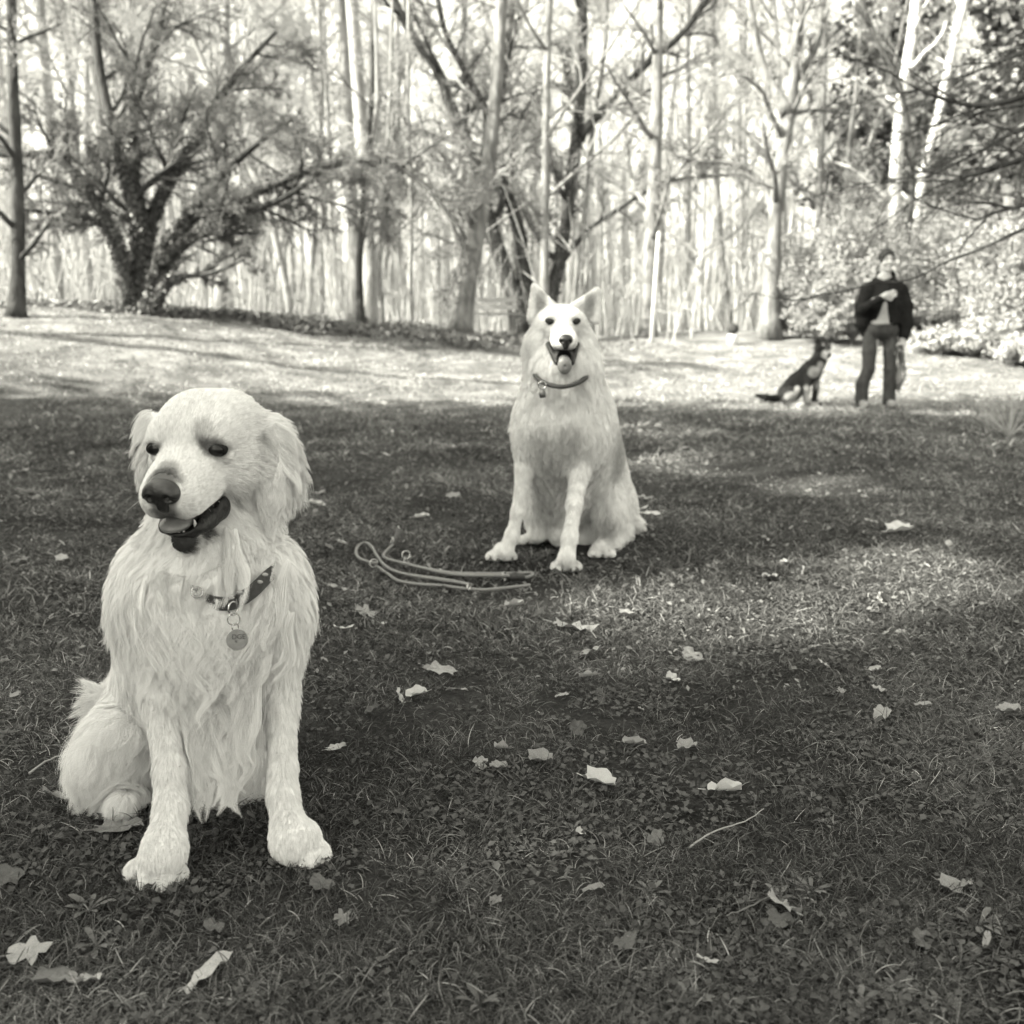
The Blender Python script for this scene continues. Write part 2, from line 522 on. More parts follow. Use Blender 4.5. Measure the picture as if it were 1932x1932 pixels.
M['wood'] = mat('weathered_plank', 0.22, 0.38, rough=0.85, scale=12, stretch=(0.3, 4, 4), bump=0.003)
M['white'] = mat('white_paint', 0.50, 0.60, rough=0.6, scale=8)

# terrain sheet, finer near the viewer
def axis(stops):
    a = []
    for lo, hi, st in stops:
        a.extend(np.arange(lo, hi, st))
    a.append(stops[-1][1]); return np.array(a)
xs = axis([(-700, -100, 60), (-100, -30, 7), (-30, -9, .7), (-9, 9, .14), (9, 30, .7), (30, 100, 7), (100, 700, 60)])
ys = axis([(-200, -20, 20), (-20, 0, 2), (0, 26, .14), (26, 60, 1.5), (60, 120, 10), (120, 1000, 80)])
GX, GY = np.meshgrid(xs, ys, indexing='ij')
GZ = gz(GX, GY)
gV = np.stack([GX, GY, GZ], -1).reshape(-1, 3)
nyy = len(ys)
ii, jj = np.meshgrid(np.arange(len(xs) - 1), np.arange(nyy - 1), indexing='ij')
q = (ii * nyy + jj).ravel()
gF = np.stack([q, q + nyy, q + nyy + 1, q + 1], 1)
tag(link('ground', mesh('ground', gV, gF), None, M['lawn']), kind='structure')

def vnoise(x, y, seed=0):
    """cheap smooth value noise, 0..1"""
    x = np.asarray(x, float); y = np.asarray(y, float)
    xi = np.floor(x); yi = np.floor(y); fx = x - xi; fy = y - yi
    fx = fx * fx * (3 - 2 * fx); fy = fy * fy * (3 - 2 * fy)
    def h(a, b):
        v = np.sin(a * 127.1 + b * 311.7 + seed * 74.7) * 43758.5453; return v - np.floor(v)
    return (h(xi, yi) * (1 - fx) + h(xi + 1, yi) * fx) * (1 - fy) + (h(xi, yi + 1) * (1 - fx) + h(xi + 1, yi + 1) * fx) * fy

# --- foliage faces: one small bent leaf or clump = two triangles folded on the midrib
def leaf_faces(C, N, size, r, aspect=0.55):
    n = len(C); size = np.broadcast_to(np.asarray(size, float), (n,))
    N = N / (np.linalg.norm(N, axis=1)[:, None] + 1e-9)
    a = r.normal(0, 1, (n, 3)); a -= N * (a * N).sum(1)[:, None]; a /= np.linalg.norm(a, axis=1)[:, None] + 1e-9
    b = np.cross(N, a)
    s = size[:, None]
    p0 = C - a * s * .5; p1 = C + b * s * .5 * aspect + N * s * .12; p2 = C + a * s * .5; p3 = C - b * s * .5 * aspect + N * s * .12
    V = np.stack([p0, p1, p2, p3], 1).reshape(-1, 3)
    k = np.arange(n) * 4
    F = np.concatenate([np.stack([k, k + 1, k + 2], 1), np.stack([k, k + 2, k + 3], 1)])
    return V, F

# --- branch skeletons
def grow_branches(start, direction, length, radius, level, out, r, P):
    """P: per level dict(n children, ratio, spread, wander, up)"""
    p = P[level]; k = 6
    pts = [np.array(start, float)]; d = np.array(direction, float); d /= np.linalg.norm(d)
    for i in range(1, k):
        d = d + r.normal(0, p['wander'], 3) + np.array([0, 0, p['up']]); d /= np.linalg.norm(d)
        pts.append(pts[-1] + d * length / (k - 1))
    pts = np.array(pts)
    rr = radius * (1 - (1 - p.get('tip', .3)) * np.linspace(0, 1, k))
    out[level].append((pts, rr))
    if level + 1 >= len(P): return
    c = P[level + 1]
    for j in range(c['n']):
        t = c['from'] + (1 - c['from']) * (j + r.random()) / c['n']
        x = t * (k - 1); i = min(int(x), k - 2); f = x - i
        s = pts[i] * (1 - f) + pts[i + 1] * f; ax = pts[i + 1] - pts[i]; ax /= np.linalg.norm(ax)
        e = r.normal(0, 1, 3); e -= ax * e.dot(ax); e /= np.linalg.norm(e) + 1e-9
        nd = ax * math.cos(c['spread']) + e * math.sin(c['spread'])
        grow_branches(s, nd, length * c['ratio'] * (0.6 + 0.6 * r.random()) * (1.15 - 0.6 * t * c.get('taper', 1)),
                      max(rr[i] * c.get('rr', .45), c.get('rmin', .004)), level + 1, out, r, P)
def make_bare_tree(seed, height, radius, P, name='bare_tree', label=None, cat='tree', group=None, thick_levels=2, bark='bark', twig='twig', stems=None, loc=(0, 0, 0), kids=None):
    r = np.random.default_rng(seed)
    out = [[] for _ in P]
    loc = np.array(loc, float)
    root = empty(name, loc, label, cat, group)
    if stems is None:
        grow_branches((0, 0, -0.1), (r.normal(0, .03), r.normal(0, .03), 1), height, radius, 0, out, r, P)
    else:
        for pts, r0, r1, kid in stems:
            S = spline(pts, 14) - loc
            rr = np.linspace(r0, r1, 14)
            out[0].append((S, rr))
            c = P[1]
            for j in range(kid):
                t = c['from'] + (1 - c['from']) * (j + r.random()) / kid
                x = t * 13; i = min(int(x), 12); f = x - i
                s = S[i] * (1 - f) + S[i + 1] * f; ax = S[i + 1] - S[i]; ax /= np.linalg.norm(ax)
                e = r.normal(0, 1, 3); e -= ax * e.dot(ax); e /= np.linalg.norm(e)
                L = np.linalg.norm(S[-1] - S[0])
                grow_branches(s, ax * math.cos(c['spread']) + e * math.sin(c['spread']), L * c['ratio'] * (.6 + .6 * r.random()) * (1.2 - .6 * t),
                              max(rr[i] * c['rr'], c['rmin']), 1, out, r, P)
    tr = []
    for lv in range(thick_levels):
        for i, (pts, rr) in enumerate(out[lv]):
            if lv == 0:
                S = spline(pts, 18) if len(pts) < 18 else pts
                R0 = np.interp(np.linspace(0, 1, len(S)), np.linspace(0, 1, len(rr)), rr)
                R0 = R0 * (1 + .05 * r.normal(size=len(S)))
                flare = 1 + .45 * np.exp(-np.linspace(0, 1, len(S)) * 16)
                tr.append(tube(S, R0 * flare, 10))
            else:
                tr.append(tube(pts, rr, 6))
    V, F = join(tr)
    link('trunk', mesh('trunk', V, F), root, M[bark])
    # as children were built in local space their parent inverse must be identity
    for ch in root.children: ch.matrix_parent_inverse = Matrix.Identity(4)
    tw = [x for lv in range(thick_levels, len(P)) for x in out[lv]]
    if tw:
        A = np.array([x[0] for x in tw]); R_ = np.array([x[1] for x in tw])
        c = curves('crown', A, R_, root, M[twig]); c.matrix_parent_inverse = Matrix.Identity(4)
    return root, out

def copy_thing(o, loc, rz=0.0, sc=1.0, label=None):
    c = o.copy(); COL.objects.link(c); c.location = Vector([float(v) for v in loc]); c.rotation_euler = (0, 0, rz); c.scale = (sc, sc, sc)
    if label: c['label'] = label
    for ch in o.children:
        d = ch.copy(); COL.objects.link(d); d.parent = c
        for g in ch.children:
            e = g.copy(); COL.objects.link(e); e.parent = d
    return c

# --- unseen evergreens added left of the viewer, placed and gapped to shade the lawn
SUN_SPOTS = [(1255, 811, 62, 7), (1278, 880, 40, 5), (1558, 922, 42, 9), (1700, 1078, 72, 17), (1312, 1150, 70, 20), (1430, 768, 60, 6), (1545, 776, 55, 5), (1800, 783, 34, 4), (1460,690,600,1)]
def spot_rays():
    rays = []
    for u, v, ru, rv in SUN_SPOTS[:-1]:
        c = on_ground(u, v); e = on_ground(u + ru, v); f = on_ground(u, v - rv); g = on_ground(u, v + rv)
        rays.append((c, np.linalg.norm(e - c) * .75 + .04, np.linalg.norm(f - g) / 2 + .09))
    return rays
RAYS = spot_rays()
TS = np.array(TO_SUN)
def clear_of_rays(C, pad):
    keep = np.ones(len(C), bool)
    for c, ra, rb in RAYS:
        d = C - c; t = d @ TS; foot = d - t[:, None] * TS      # offset of the ray that reaches this clump, seen along the sun
        # on the ground: follow the ray down to z = ground height
        g = C - TS * ((C[:, 2] - c[2]) / TS[2])[:, None] - c
        keep &= ((g[:, 0] / (ra + pad)) ** 2 + (g[:, 1] / (rb + pad)) ** 2) > 1
    return keep
def evergreen(loc, h, rad, seed, label, base=0.8, n=5200, size=.5, group=None, holes=True):
    r = np.random.default_rng(seed)
    loc = np.array([loc[0], loc[1], float(gz(loc[0], loc[1]))])
    root = empty('evergreen_tree', loc, label, 'tree', group)
    v, f = tube([(0, 0, -.1), (0.05, 0, h * .5), (0, .05, h * .97)], [rad * .055, rad * .035, .02], 10)
    link('trunk', mesh('trunk', v, f), root, M['bark_dark']).matrix_parent_inverse = Matrix.Identity(4)
    z = base + (h - base) * (1 - np.sqrt(r.random(n))) ; rr = rad * (1 - z / h) ** .8 * np.sqrt(r.uniform(.03, 1, n)) * (.85 + .25 * np.sin(z * 3.1))
    a = r.random(n) * 6.283
    C = np.stack([rr * np.cos(a), rr * np.sin(a), z - rr * .25], 1); C[:, 2] = np.maximum(C[:, 2], .3)
    N = np.stack([np.cos(a) * .5, np.sin(a) * .5, np.full(n, .8)], 1) + r.normal(0, .6, (n, 3))
    sz = size * r.uniform(.5, 1.2, n)
    if holes:
        keep = clear_of_rays(C + loc, sz * .68)  # crown clumps cut away so the chosen sun patches reach the lawn
        C, N, sz = C[keep], N[keep], sz[keep]
    v, f = leaf_faces(C, N, sz, r, .8)
    link('crown', mesh('crown', v, f, False), root, M['needle']).matrix_parent_inverse = Matrix.Identity(4)
    return root
for i, (x, y, h, rd) in enumerate([(-12.4, 4.7, 20, 5.3), (-16.2, 5.2, 25, 5.0), (-13.5, .4, 21, 5.2), (-12.5, -4.2, 19, 5.0), (-17, -8, 21, 5.5), (-20, -2.5, 24, 5.5), (-20, 3.2, 24, 5.5), (-13, -9.5, 19, 5), (-26, -8, 26, 6)]):
    evergreen((x, y), h, rd, 40 + i, 'unseen dense dark evergreen, added left of the lawn and gapped to shape its shade', group='unseen evergreens added in a row to shade the lawn', n=9000, size=.60, base=.3)

# --- hero trees traced as limbs with real thickness
BP = [dict(n=1, wander=.06, up=.0, tip=.3),
      dict(n=12, **{'from': .25}, ratio=.34, spread=.9, wander=.14, up=.05, rr=.45, rmin=.012, tip=.35),
      dict(n=7, **{'from': .15}, ratio=.50, spread=.75, wander=.16, up=.03, rr=.5, rmin=.008, tip=.4),
      dict(n=7, **{'from': .15}, ratio=.50, spread=.7, wander=.18, up=.02, rr=.55, rmin=.006, tip=.5),
      dict(n=2, **{'from': .2}, ratio=.55, spread=.7, wander=.2, up=.02, rr=.7, rmin=.004, tip=.6)]
def with_(P, **kw):
    Q = [dict(p) for p in P]
    for k, v in kw.items():
        lv, key = int(k[1]), k[3:]
        Q[lv][key] = v
    return Q
def stem(pts, s, r0, r1, kids, ds=0.0):
    """pts in photo coordinates at depth s"""
    n = len(pts)
    return ([W(u, v, s + ds * i / (n - 1)) for i, (u, v) in enumerate(pts)], r0, r1, kids)

# multi-stemmed ivy tree at the left
gi = on_ground(262, 592); s0 = float((gi - CAM) @ FWD)
ivyP = with_(BP, L1_ratio=.30, L1_n=10, L2_n=10, L3_n=12, L4_n=4, L1_up=.0, L2_up=-.01, L3_up=-.02)
stems = [stem([(262, 594), (265, 500), (258, 420), (235, 330), (205, 215), (180, 60), (175, -150)], s0, .13, .05, 11),
         stem([(268, 594), (275, 480), (262, 380), (245, 290), (260, 180), (300, 60), (330, -120)], s0 + .1, .12, .04, 11, .5),
         stem([(275, 594), (300, 500), (345, 420), (420, 330), (500, 260), (560, 220)], s0 - .1, .095, .03, 11, -1.0),
         stem([(250, 590), (225, 470), (160, 350), (100, 295), (40, 292), (-90, 292)], s0, .10, .04, 9, -.5),
         stem([(280, 592), (330, 470), (400, 400), (470, 400), (560, 360), (650, 300), (760, 340)], s0 - .1, .08, .025, 11, -1.4),
         stem([(250, 560), (205, 430), (120, 405), (40, 395)], s0 - .1, .075, .03, 6, -.8),
         stem([(288, 580), (320, 530), (400, 515), (460, 490)], s0 - .2, .06, .02, 6, -.6),
         stem([(300, 500), (420, 400), (560, 330), (700, 300), (800, 350), (880, 450)], s0 - .3, .09, .02, 12, -2.0),
         stem([(262, 520), (300, 380), (380, 250), (440, 150), (520, 60)], s0 + .2, .12, .035, 10, .8)]
t_ivy, out_ivy = make_bare_tree(101, 0, 0, ivyP, 'ivy_clad_tree', 'broad many-stemmed tree wrapped in dark ivy at the left wood edge', 'tree', None, 2, 'bark_dark', 'twig', stems, gi)
r = np.random.default_rng(3)
C, N = [], []
for k, (pts, rr) in enumerate(out_ivy[0]):
    m = 2600 if k < 3 else 1100
    t = r.random(m) ** 1.3 * (8.5 if k < 3 else 6); i = np.minimum(t.astype(int), 12); f = (t - i)[:, None]
    c = pts[i] * (1 - f) + pts[i + 1] * f
    d = r.normal(0, 1, (m, 3)); d /= np.linalg.norm(d, axis=1)[:, None]
    C.append(c + d * (np.interp(t, np.arange(14), rr) * 1.15 + .07 * r.random(m) ** 2 + .01)[:, None]); N.append(d + r.normal(0, .5, (m, 3)))
C = np.concatenate(C); N = np.concatenate(N)
v, f = leaf_faces(C, N, r.uniform(.035, .075, len(C)), r, .8)
o = link('ivy', mesh('ivy', v, f, False), t_ivy, M['ivy']); o.matrix_parent_inverse = Matrix.Identity(4); o['kind'] = 'stuff'
# hanging seed leaves still on its crown
pts = np.array([p[0][-1] for p in out_ivy[3]] + [p[0][3] for p in out_ivy[3]] + [p[0][-1] for p in out_ivy[2]])
m = 1200
C = pts[r.integers(0, len(pts), m)] + r.normal(0, .10, (m, 3))
keepc = C[:, 2] > 1.2
C = C[keepc]; m = len(C)
v, f = leaf_faces(C, r.normal(0, 1, (m, 3)), r.uniform(.02, .05, m), r, .6)
o = link('foliage', mesh('foliage', v, f, False), t_ivy, M['bush']); o.matrix_parent_inverse = Matrix.Identity(4); o['kind'] = 'stuff'

# multi-stemmed tree behind the shepherd
gc = on_ground(1000, 634); s1 = float((gc - CAM) @ FWD)
stems = [stem([(992, 640), (965, 540), (925, 430), (905, 330), (880, 270), (850, 200), (825, 130), (770, 55), (725, -40)], s1, .21, .09, 12),
         stem([(1000, 640), (990, 520), (975, 420), (945, 330), (922, 270), (945, 170), (962, 60), (975, -60)], s1 + .2, .18, .07, 12, .4),
         stem([(1015, 640), (1040, 550), (1060, 470), (1075, 360), (1092, 220), (1098, 100), (1100, -60)], s1 + .1, .20, .11, 12),
         stem([(1050, 505), (1105, 440), (1160, 400), (1240, 350), (1310, 335), (1400, 330)], s1 + .1, .07, .03, 9, -.5),
         stem([(1093, 260), (1130, 215), (1210, 130), (1290, 60), (1350, -30)], s1 + .1, .11, .07, 9, .3),
         stem([(930, 440), (880, 410), (800, 380), (730, 375)], s1 - .1, .06, .02, 7, -.4),
         stem([(888, 285), (840, 262), (780, 240), (735, 190), (700, 170)], s1, .05, .02, 6, .3),
         stem([(915, 300), (920, 220), (880, 140), (840, 60), (820, -40)], s1 + .3, .10, .06, 8, .6)]
cenP = with_(BP, L1_ratio=.26, L1_n=9, L2_n=7, L3_n=7)
t_cen, out_c = make_bare_tree(102, 0, 0, cenP, 'bare_tree', 'dark bare tree forking into several stems right behind the white dog', 'tree', None, 2, 'bark_dark', 'twig', stems, gc)
C, N = [], []
for k in range(3):
    pts, rr = out_c[0][k]; m = 900
    t = r.random(m) ** 1.6 * 8; i = np.minimum(t.astype(int), 12); f = (t - i)[:, None]
    c = pts[i] * (1 - f) + pts[i + 1] * f; d = r.normal(0, 1, (m, 3)); d /= np.linalg.norm(d, axis=1)[:, None]
    C.append(c + d * (np.interp(t, np.arange(14), rr) * 1.2 + .05 * r.random(m))[:, None]); N.append(d + r.normal(0, .5, (m, 3)))
v, f = leaf_faces(np.concatenate(C), np.concatenate(N), r.uniform(.05, .10, 2700), r, .8)
o = link('ivy', mesh('ivy', v, f, False), t_cen, M['ivy']); o.matrix_parent_inverse = Matrix.Identity(4); o['kind'] = 'stuff'

# single trees one can tell apart: base pixel, path, width in pixels, label
def hero(u, v, path, wpx, seed, label, bark='bark', twig='twig', kids=9, P=None, wtop=.55, name='bare_tree', extra=(), y=None):
    g = on_ground(u, v)
    if y: g = np.array([(u - HALF) / FPX * y, y, 0]); g[2] = float(gz(g[0], y))
    s = float((g - CAM) @ FWD)
    st = [stem([(u, v + 3)] + path, s, wpx * s / FPX / 2, wpx * wtop * s / FPX / 2, kids)]
    for pth, w_, kd in extra:
        st.append(stem(pth, s, w_ * s / FPX / 2, w_ * .5 * s / FPX / 2, kd, .4))
    return make_bare_tree(seed, 0, 0, P or cenP, name, label, 'tree', None, 2, bark, twig, st, g)
hero(868, 629, [(878, 560), (892, 480), (906, 400), (925, 280), (940, 120), (950, -80)], 40, 111, 'thick smooth trunk leaning right beside the bench')
hero(30, 598, [(34, 500), (32, 330), (24, 150), (20, -80)], 30, 112, 'thick dark trunk at the left edge of the wood', 'bark_dark')
hero(1095, 600, [(1098, 480), (1112, 380), (1110, 200), (1090, 0), (1085, -80)], 24, 113, 'upright trunk just right of the forked tree')
hero(1222, 636, [(1226, 500), (1236, 300), (1240, 150), (1244, -80)], 30, 114, 'tall straight trunk rising behind the white pole', kids=10)
hero(1388, 618, [(1395, 520), (1405, 430), (1395, 330), (1400, 180), (1405, -80)], 26, 115, 'curved trunk beside the short white-footed post')
hero(1452, 640, [(1455, 540), (1462, 420), (1475, 300), (1492, 200), (1500, 120), (1515, -60)], 34, 116, 'stout trunk with a swollen base left of the pale bushes',
     extra=[([(1462, 420), (1440, 350), (1390, 310), (1330, 305), (1270, 290)], 13, 7), ([(1488, 215), (1440, 130), (1420, 40), (1405, -60)], 22, 7), ([(1490, 215), (1500, 150), (1535, 100), (1560, 20)], 20, 6), ([(1490, 215), (1540, 208), (1600, 215)], 9, 5)])
hero(682, 612, [(678, 520), (684, 400), (700, 200), (706, -80)], 15, 117, 'slim dark trunk left of the pale cluster of stems', 'bark_dark', kids=7)
hero(703, 617, [(704, 520), (702, 400), (712, 200), (704, -80)], 11, 118, 'palest slender stem in the cluster left of the bench', 'bark_pale', 'twig_pale', kids=6)
hero(722, 617, [(716, 520), (722, 400), (735, 200), (742, -80)], 10, 119, 'slender pale stem right of the palest one, left of the bench', 'bark_pale', 'twig_pale', kids=6)
hero(775, 615, [(774, 520), (776, 400), (770, 200), (772, -80)], 12, 120, 'slim straight trunk standing alone left of the leaning trunk', kids=7)
hero(1548, 640, [(1545, 450), (1550, 250), (1555, 100), (1552, -80)], 17, 121, 'pale straight trunk rising above the left bushes', 'bark', kids=6, y=28)
birP = with_(BP, L1_ratio=.2, L1_n=9, L2_n=6, L3_n=5, L1_up=-.02)
hero(1682, 560, [(1684, 470), (1690, 330), (1700, 200), (1722, 60), (1738, -80)], 24, 122, 'white birch rising straight behind the standing person', 'birch', 'twig', P=birP, wtop=.8, name='birch_tree', y=23.5)
hero(1718, 560, [(1722, 470), (1742, 330), (1770, 220), (1800, 80), (1835, -60)], 19, 123, 'white birch leaning right behind the standing person', 'birch', 'twig', P=birP, wtop=.8, name='birch_tree', y=23.5)
hero(1700, 560, [(1716, 430), (1722, 330), (1712, 240), (1695, 150), (1650, 70), (1615, -40)], 12, 124, 'thin dark curving tree crossing in front of the birches', 'bark_dark', 'twig', P=birP, wtop=.7, y=22)
hero(1585, 640, [(1590, 450), (1600, 300), (1620, 120), (1625, -60)], 12, 125, 'thin tree half sunk in the bushes above the black dog', kids=7, y=27)

# the wood behind: copies of six grown trees
protos = []
woodP = with_(BP, L1_n=18, L1_ratio=.26, L1_from=.22, L2_n=8, L3_n=9, L4_n=3, L1_rmin=.016, L2_rmin=.010, L3_rmin=.007, L4_rmin=.005)
WL = ['tall bare tree standing among the trunks of the wood', 'slim bare tree in the depth of the wood', 'bare tree with low branches in the wood']
for k in range(6):
    P2 = with_(woodP, L1_from=[.15, .3, .45, .2, .35, .1][k], L0_wander=[.04, .07, .03, .1, .05, .08][k])
    rt, _ = make_bare_tree(200 + k, [15, 18, 20, 13, 17, 11][k], [.10, .13, .15, .085, .10, .065][k], P2, 'bare_tree', WL[k % 3], 'tree', 'bare trees of the wood', 2, 'bark_pale', 'twig_pale')  # far trees in paler materials: bright haze put into their colour
    protos.append(rt)
r = np.random.default_rng(21)
spots_w = []
tries = 0
while len(spots_w) < 118 and tries < 9000:
    tries += 1
    y = 23 + 36 * r.random() ** 1.15; x = (r.random() * 2 - 1) * (.60 * y + 7)
    u = HALF + x / y * FPX
    if u > 1560 and y < 30: continue
    if all((x - a) ** 2 + (y - b) ** 2 > (.75 + .02 * y) ** 2 for a, b in spots_w): spots_w.append((x, y))
for k, (x, y) in enumerate(spots_w):
    p = (x, y, float(gz(x, y)) - .05)
    if k < 6:
        protos[k].location = p; protos[k].rotation_euler = (0, 0, k)
    else:
        copy_thing(protos[k % 6], p, r.random() * 6.28, .8 + .5 * r.random())
# thin upright saplings and brush between the trunks
n = 1500
y = 18.5 + 26 * r.random(n) ** 1.2; x = (r.random(n) * 2 - 1) * (.55 * y + 2)
u = HALF + x / y * FPX
gb_ = on_ground(922, 634)
ok = (u < 1500) & ~((np.abs(x - gb_[0]) < 1.0) & (y < gb_[1] + 1.5)) & (y > 17.5 + 2.5 * smooth(-6, 2, x) + 1.2 * np.sin(x * 1.7))
x, y = x[ok], y[ok]; n = len(x)
h = r.uniform(.5, 3.2, n) * (1 + .6 * (r.random(n) < .15))
k = 6; t = np.linspace(0, 1, k)
lean = r.normal(0, .16, (n, 2)); bend = r.normal(0, .12, (n, 2))
P_ = np.zeros((n, k, 3))
P_[..., 0] = x[:, None] + (lean[:, :1] * t + bend[:, :1] * t * t) * h[:, None]; P_[..., 1] = y[:, None] + (lean[:, 1:] * t + bend[:, 1:] * t * t) * h[:, None]
P_[..., 2] = gz(x, y)[:, None] - .03 + h[:, None] * t
R_ = (.004 + .004 * h)[:, None] * (1 - .7 * t)
side = []
for q in range(5):
    tt = r.uniform(.2, .9, n); i = (tt * (k - 1)).astype(int); s_ = P_[np.arange(n), i]
    d = r.normal(0, 1, (n, 3)); d[:, 2] = np.abs(d[:, 2]) + .3; d /= np.linalg.norm(d, axis=1)[:, None]
    L = h * .3 * r.uniform(.5, 1.2, n)
    side.append(s_[:, None] + d[:, None] * (L[:, None] * t)[..., None] + (r.normal(0, .08, (n, 1, 3)) * (t ** 2)[None, :, None]) * L[:, None, None])
P_ = np.concatenate([P_] + side); R_ = np.concatenate([R_] + [R_ * .5] * 5)
tag(curves('underbrush', P_, R_, None, M['twig_pale']), kind='stuff')
# ivy and old leaves carpeting the edge of the wood at the left
m = 9000
xx = r.uniform(-11, 1.5, m); yy = 16.9 + .9 * smooth(-6, 1, xx) + np.abs(r.normal(0, 1.3, m)) + .4 * np.sin(xx * 2.3)
v, f = leaf_faces(np.stack([xx, yy, gz(xx, yy) + r.uniform(.01, .12, m)], 1), np.stack([r.normal(0, .7, m), r.normal(-.3, .7, m), np.ones(m)], 1), r.uniform(.04, .10, m), r, .8)
tag(link('ivy_carpet', mesh('ivy_carpet', v, f, False), None, M['ivy']), kind='stuff')
# far belt of the wood, reads as one mass
n = 2600
y = r.uniform(48, 85, n); x = (r.random(n) * 2 - 1) * (.62 * y + 4)
h = r.uniform(5, 18, n); z0 = np.where(r.random(n) < .35, 0, r.uniform(1, 12, n))
lean = np.where(z0[:, None] > 0, r.normal(0, .7, (n, 2)), r.normal(0, .05, (n, 2))); L = np.where(z0 > 0, r.uniform(1.5, 4, n), h)
P_ = np.zeros((n, k, 3))
P_[..., 0] = x[:, None] + lean[:, :1] * t * L[:, None]; P_[..., 1] = y[:, None] + lean[:, 1:] * t * L[:, None]
P_[..., 2] = gz(x, y)[:, None] + z0[:, None] + L[:, None] * t
R_ = np.where(z0 > 0, .025, .10)[:, None] * (1 - .6 * t)
tag(curves('distant_wood', P_, R_, None, M['twig_pale']), kind='stuff')

# evergreens and pale bushes at the right
for i, (u, y, h, rd, nn) in enumerate([(1880, 27, 14, 3.2, 9000), (1640, 30, 16, 2.8, 8000), (2080, 20, 14, 3.6, 6000)]):
    x = (u - HALF) / FPX * y
    evergreen((x, y), h, rd, 70 + i, ['dark evergreen behind the birches at the right edge', 'tall grey-green evergreen left of the birches', 'dark evergreen beyond the right edge'][i], base=.5, n=nn, size=.26, holes=False)
def bush(loc, w, h, seed, label, n=15000, size=.065, m='bush', group=None, name='leafy_bush'):
    r = np.random.default_rng(seed)
    loc = np.array([loc[0], loc[1], float(gz(loc[0], loc[1]))])
    root = empty(name, loc, label, 'bush', group)
    nb = 90
    A = np.zeros((nb, 6, 3)); tips = []
    for b in range(nb):
        az = r.random() * 6.283; el = r.uniform(.25, 1.45); L = r.uniform(.6, 1.0)
        end = np.array([math.cos(az) * math.cos(el) * w, math.sin(az) * math.cos(el) * w, math.sin(el) * h]) * L
        tt = np.linspace(0, 1, 6)[:, None]
        A[b] = end * tt + np.array([0, 0, .12 * h]) * np.sin(tt * 3.14) + r.normal(0, .03, (6, 3)) * tt * w
    c = curves('branches', A, np.tile(np.linspace(.016, .004, 6), (nb, 1)), root, M['twig_pale']); c.matrix_parent_inverse = Matrix.Identity(4)
    bi = r.integers(0, nb, n); tt = r.uniform(.3, 1.02, n) ** .7 * 5; i = np.minimum(tt.astype(int), 4); f = (tt - i)[:, None]
    C = A[bi, i] * (1 - f) + A[bi, i + 1] * f + r.normal(0, .09 * (w + h) / 3, (n, 3))
    C[:, 2] = np.abs(C[:, 2]) + .02
    N = C / (np.linalg.norm(C, axis=1)[:, None] + .01) + r.normal(0, .8, (n, 3))
    v, f = leaf_faces(C, N, size * r.uniform(.5, 1.3, n), r, .6)
    o = link('foliage', mesh('foliage', v, f, False), root, M[m]); o.matrix_parent_inverse = Matrix.Identity(4); o['kind'] = 'stuff'
    return root
BUSH = [(1562, 19.0, .8, 1.25, 'small low pale bush directly behind the head of the black dog'), (1505, 20.0, .7, 1.0, 'lowest pale bush beside the stout trunk'), (1530, 20.5, 1.15, 1.9, 'rounded pale bush left of the standing person, above the black dog'), (1600, 19.5, 1.4, 2.5, 'tall pale bush directly left of the standing person'),
        (1660, 22.5, 1.4, 3.2, 'highest pale bush, behind the head of the standing person'), (1760, 20.5, 1.4, 2.6, 'broad pale bush right of the standing person'),
        (1840, 19.0, 1.3, 2.2, 'pale bush second from the right edge'), (1925, 18.0, 1.3, 2.3, 'pale bush at the right edge of the view'),
        (1600, 25.5, 1.6, 4.0, 'tall pale shrub behind the left bushes'), (1850, 24.0, 1.8, 3.6, 'tall pale shrub beneath the dark evergreen'), (1740, 24.5, 1.6, 3.9, 'tall pale shrub around the birch trunks')]
for i, (u, y, w, h, lb) in enumerate(BUSH):
    bush(((u - HALF) / FPX * y, y), w, h, 300 + i, lb)
for i, (u, v, w, h, lb) in enumerate([(1770, 668, .7, .45, 'low bright feathery plant clump just right of the person'), (1830, 672, .75, .6, 'bright feathery plant clump below the pale bushes'),
                                      (1890, 668, .8, .65, 'bright feathery plant clump near the right edge'), (1940, 690, .8, .5, 'low bright plant clump cut by the right edge')]):
    g = on_ground(u, v); bush((g[0], g[1]), w, h, 330 + i, lb, n=3500, size=.07, m='straw', name='feathery_plant')

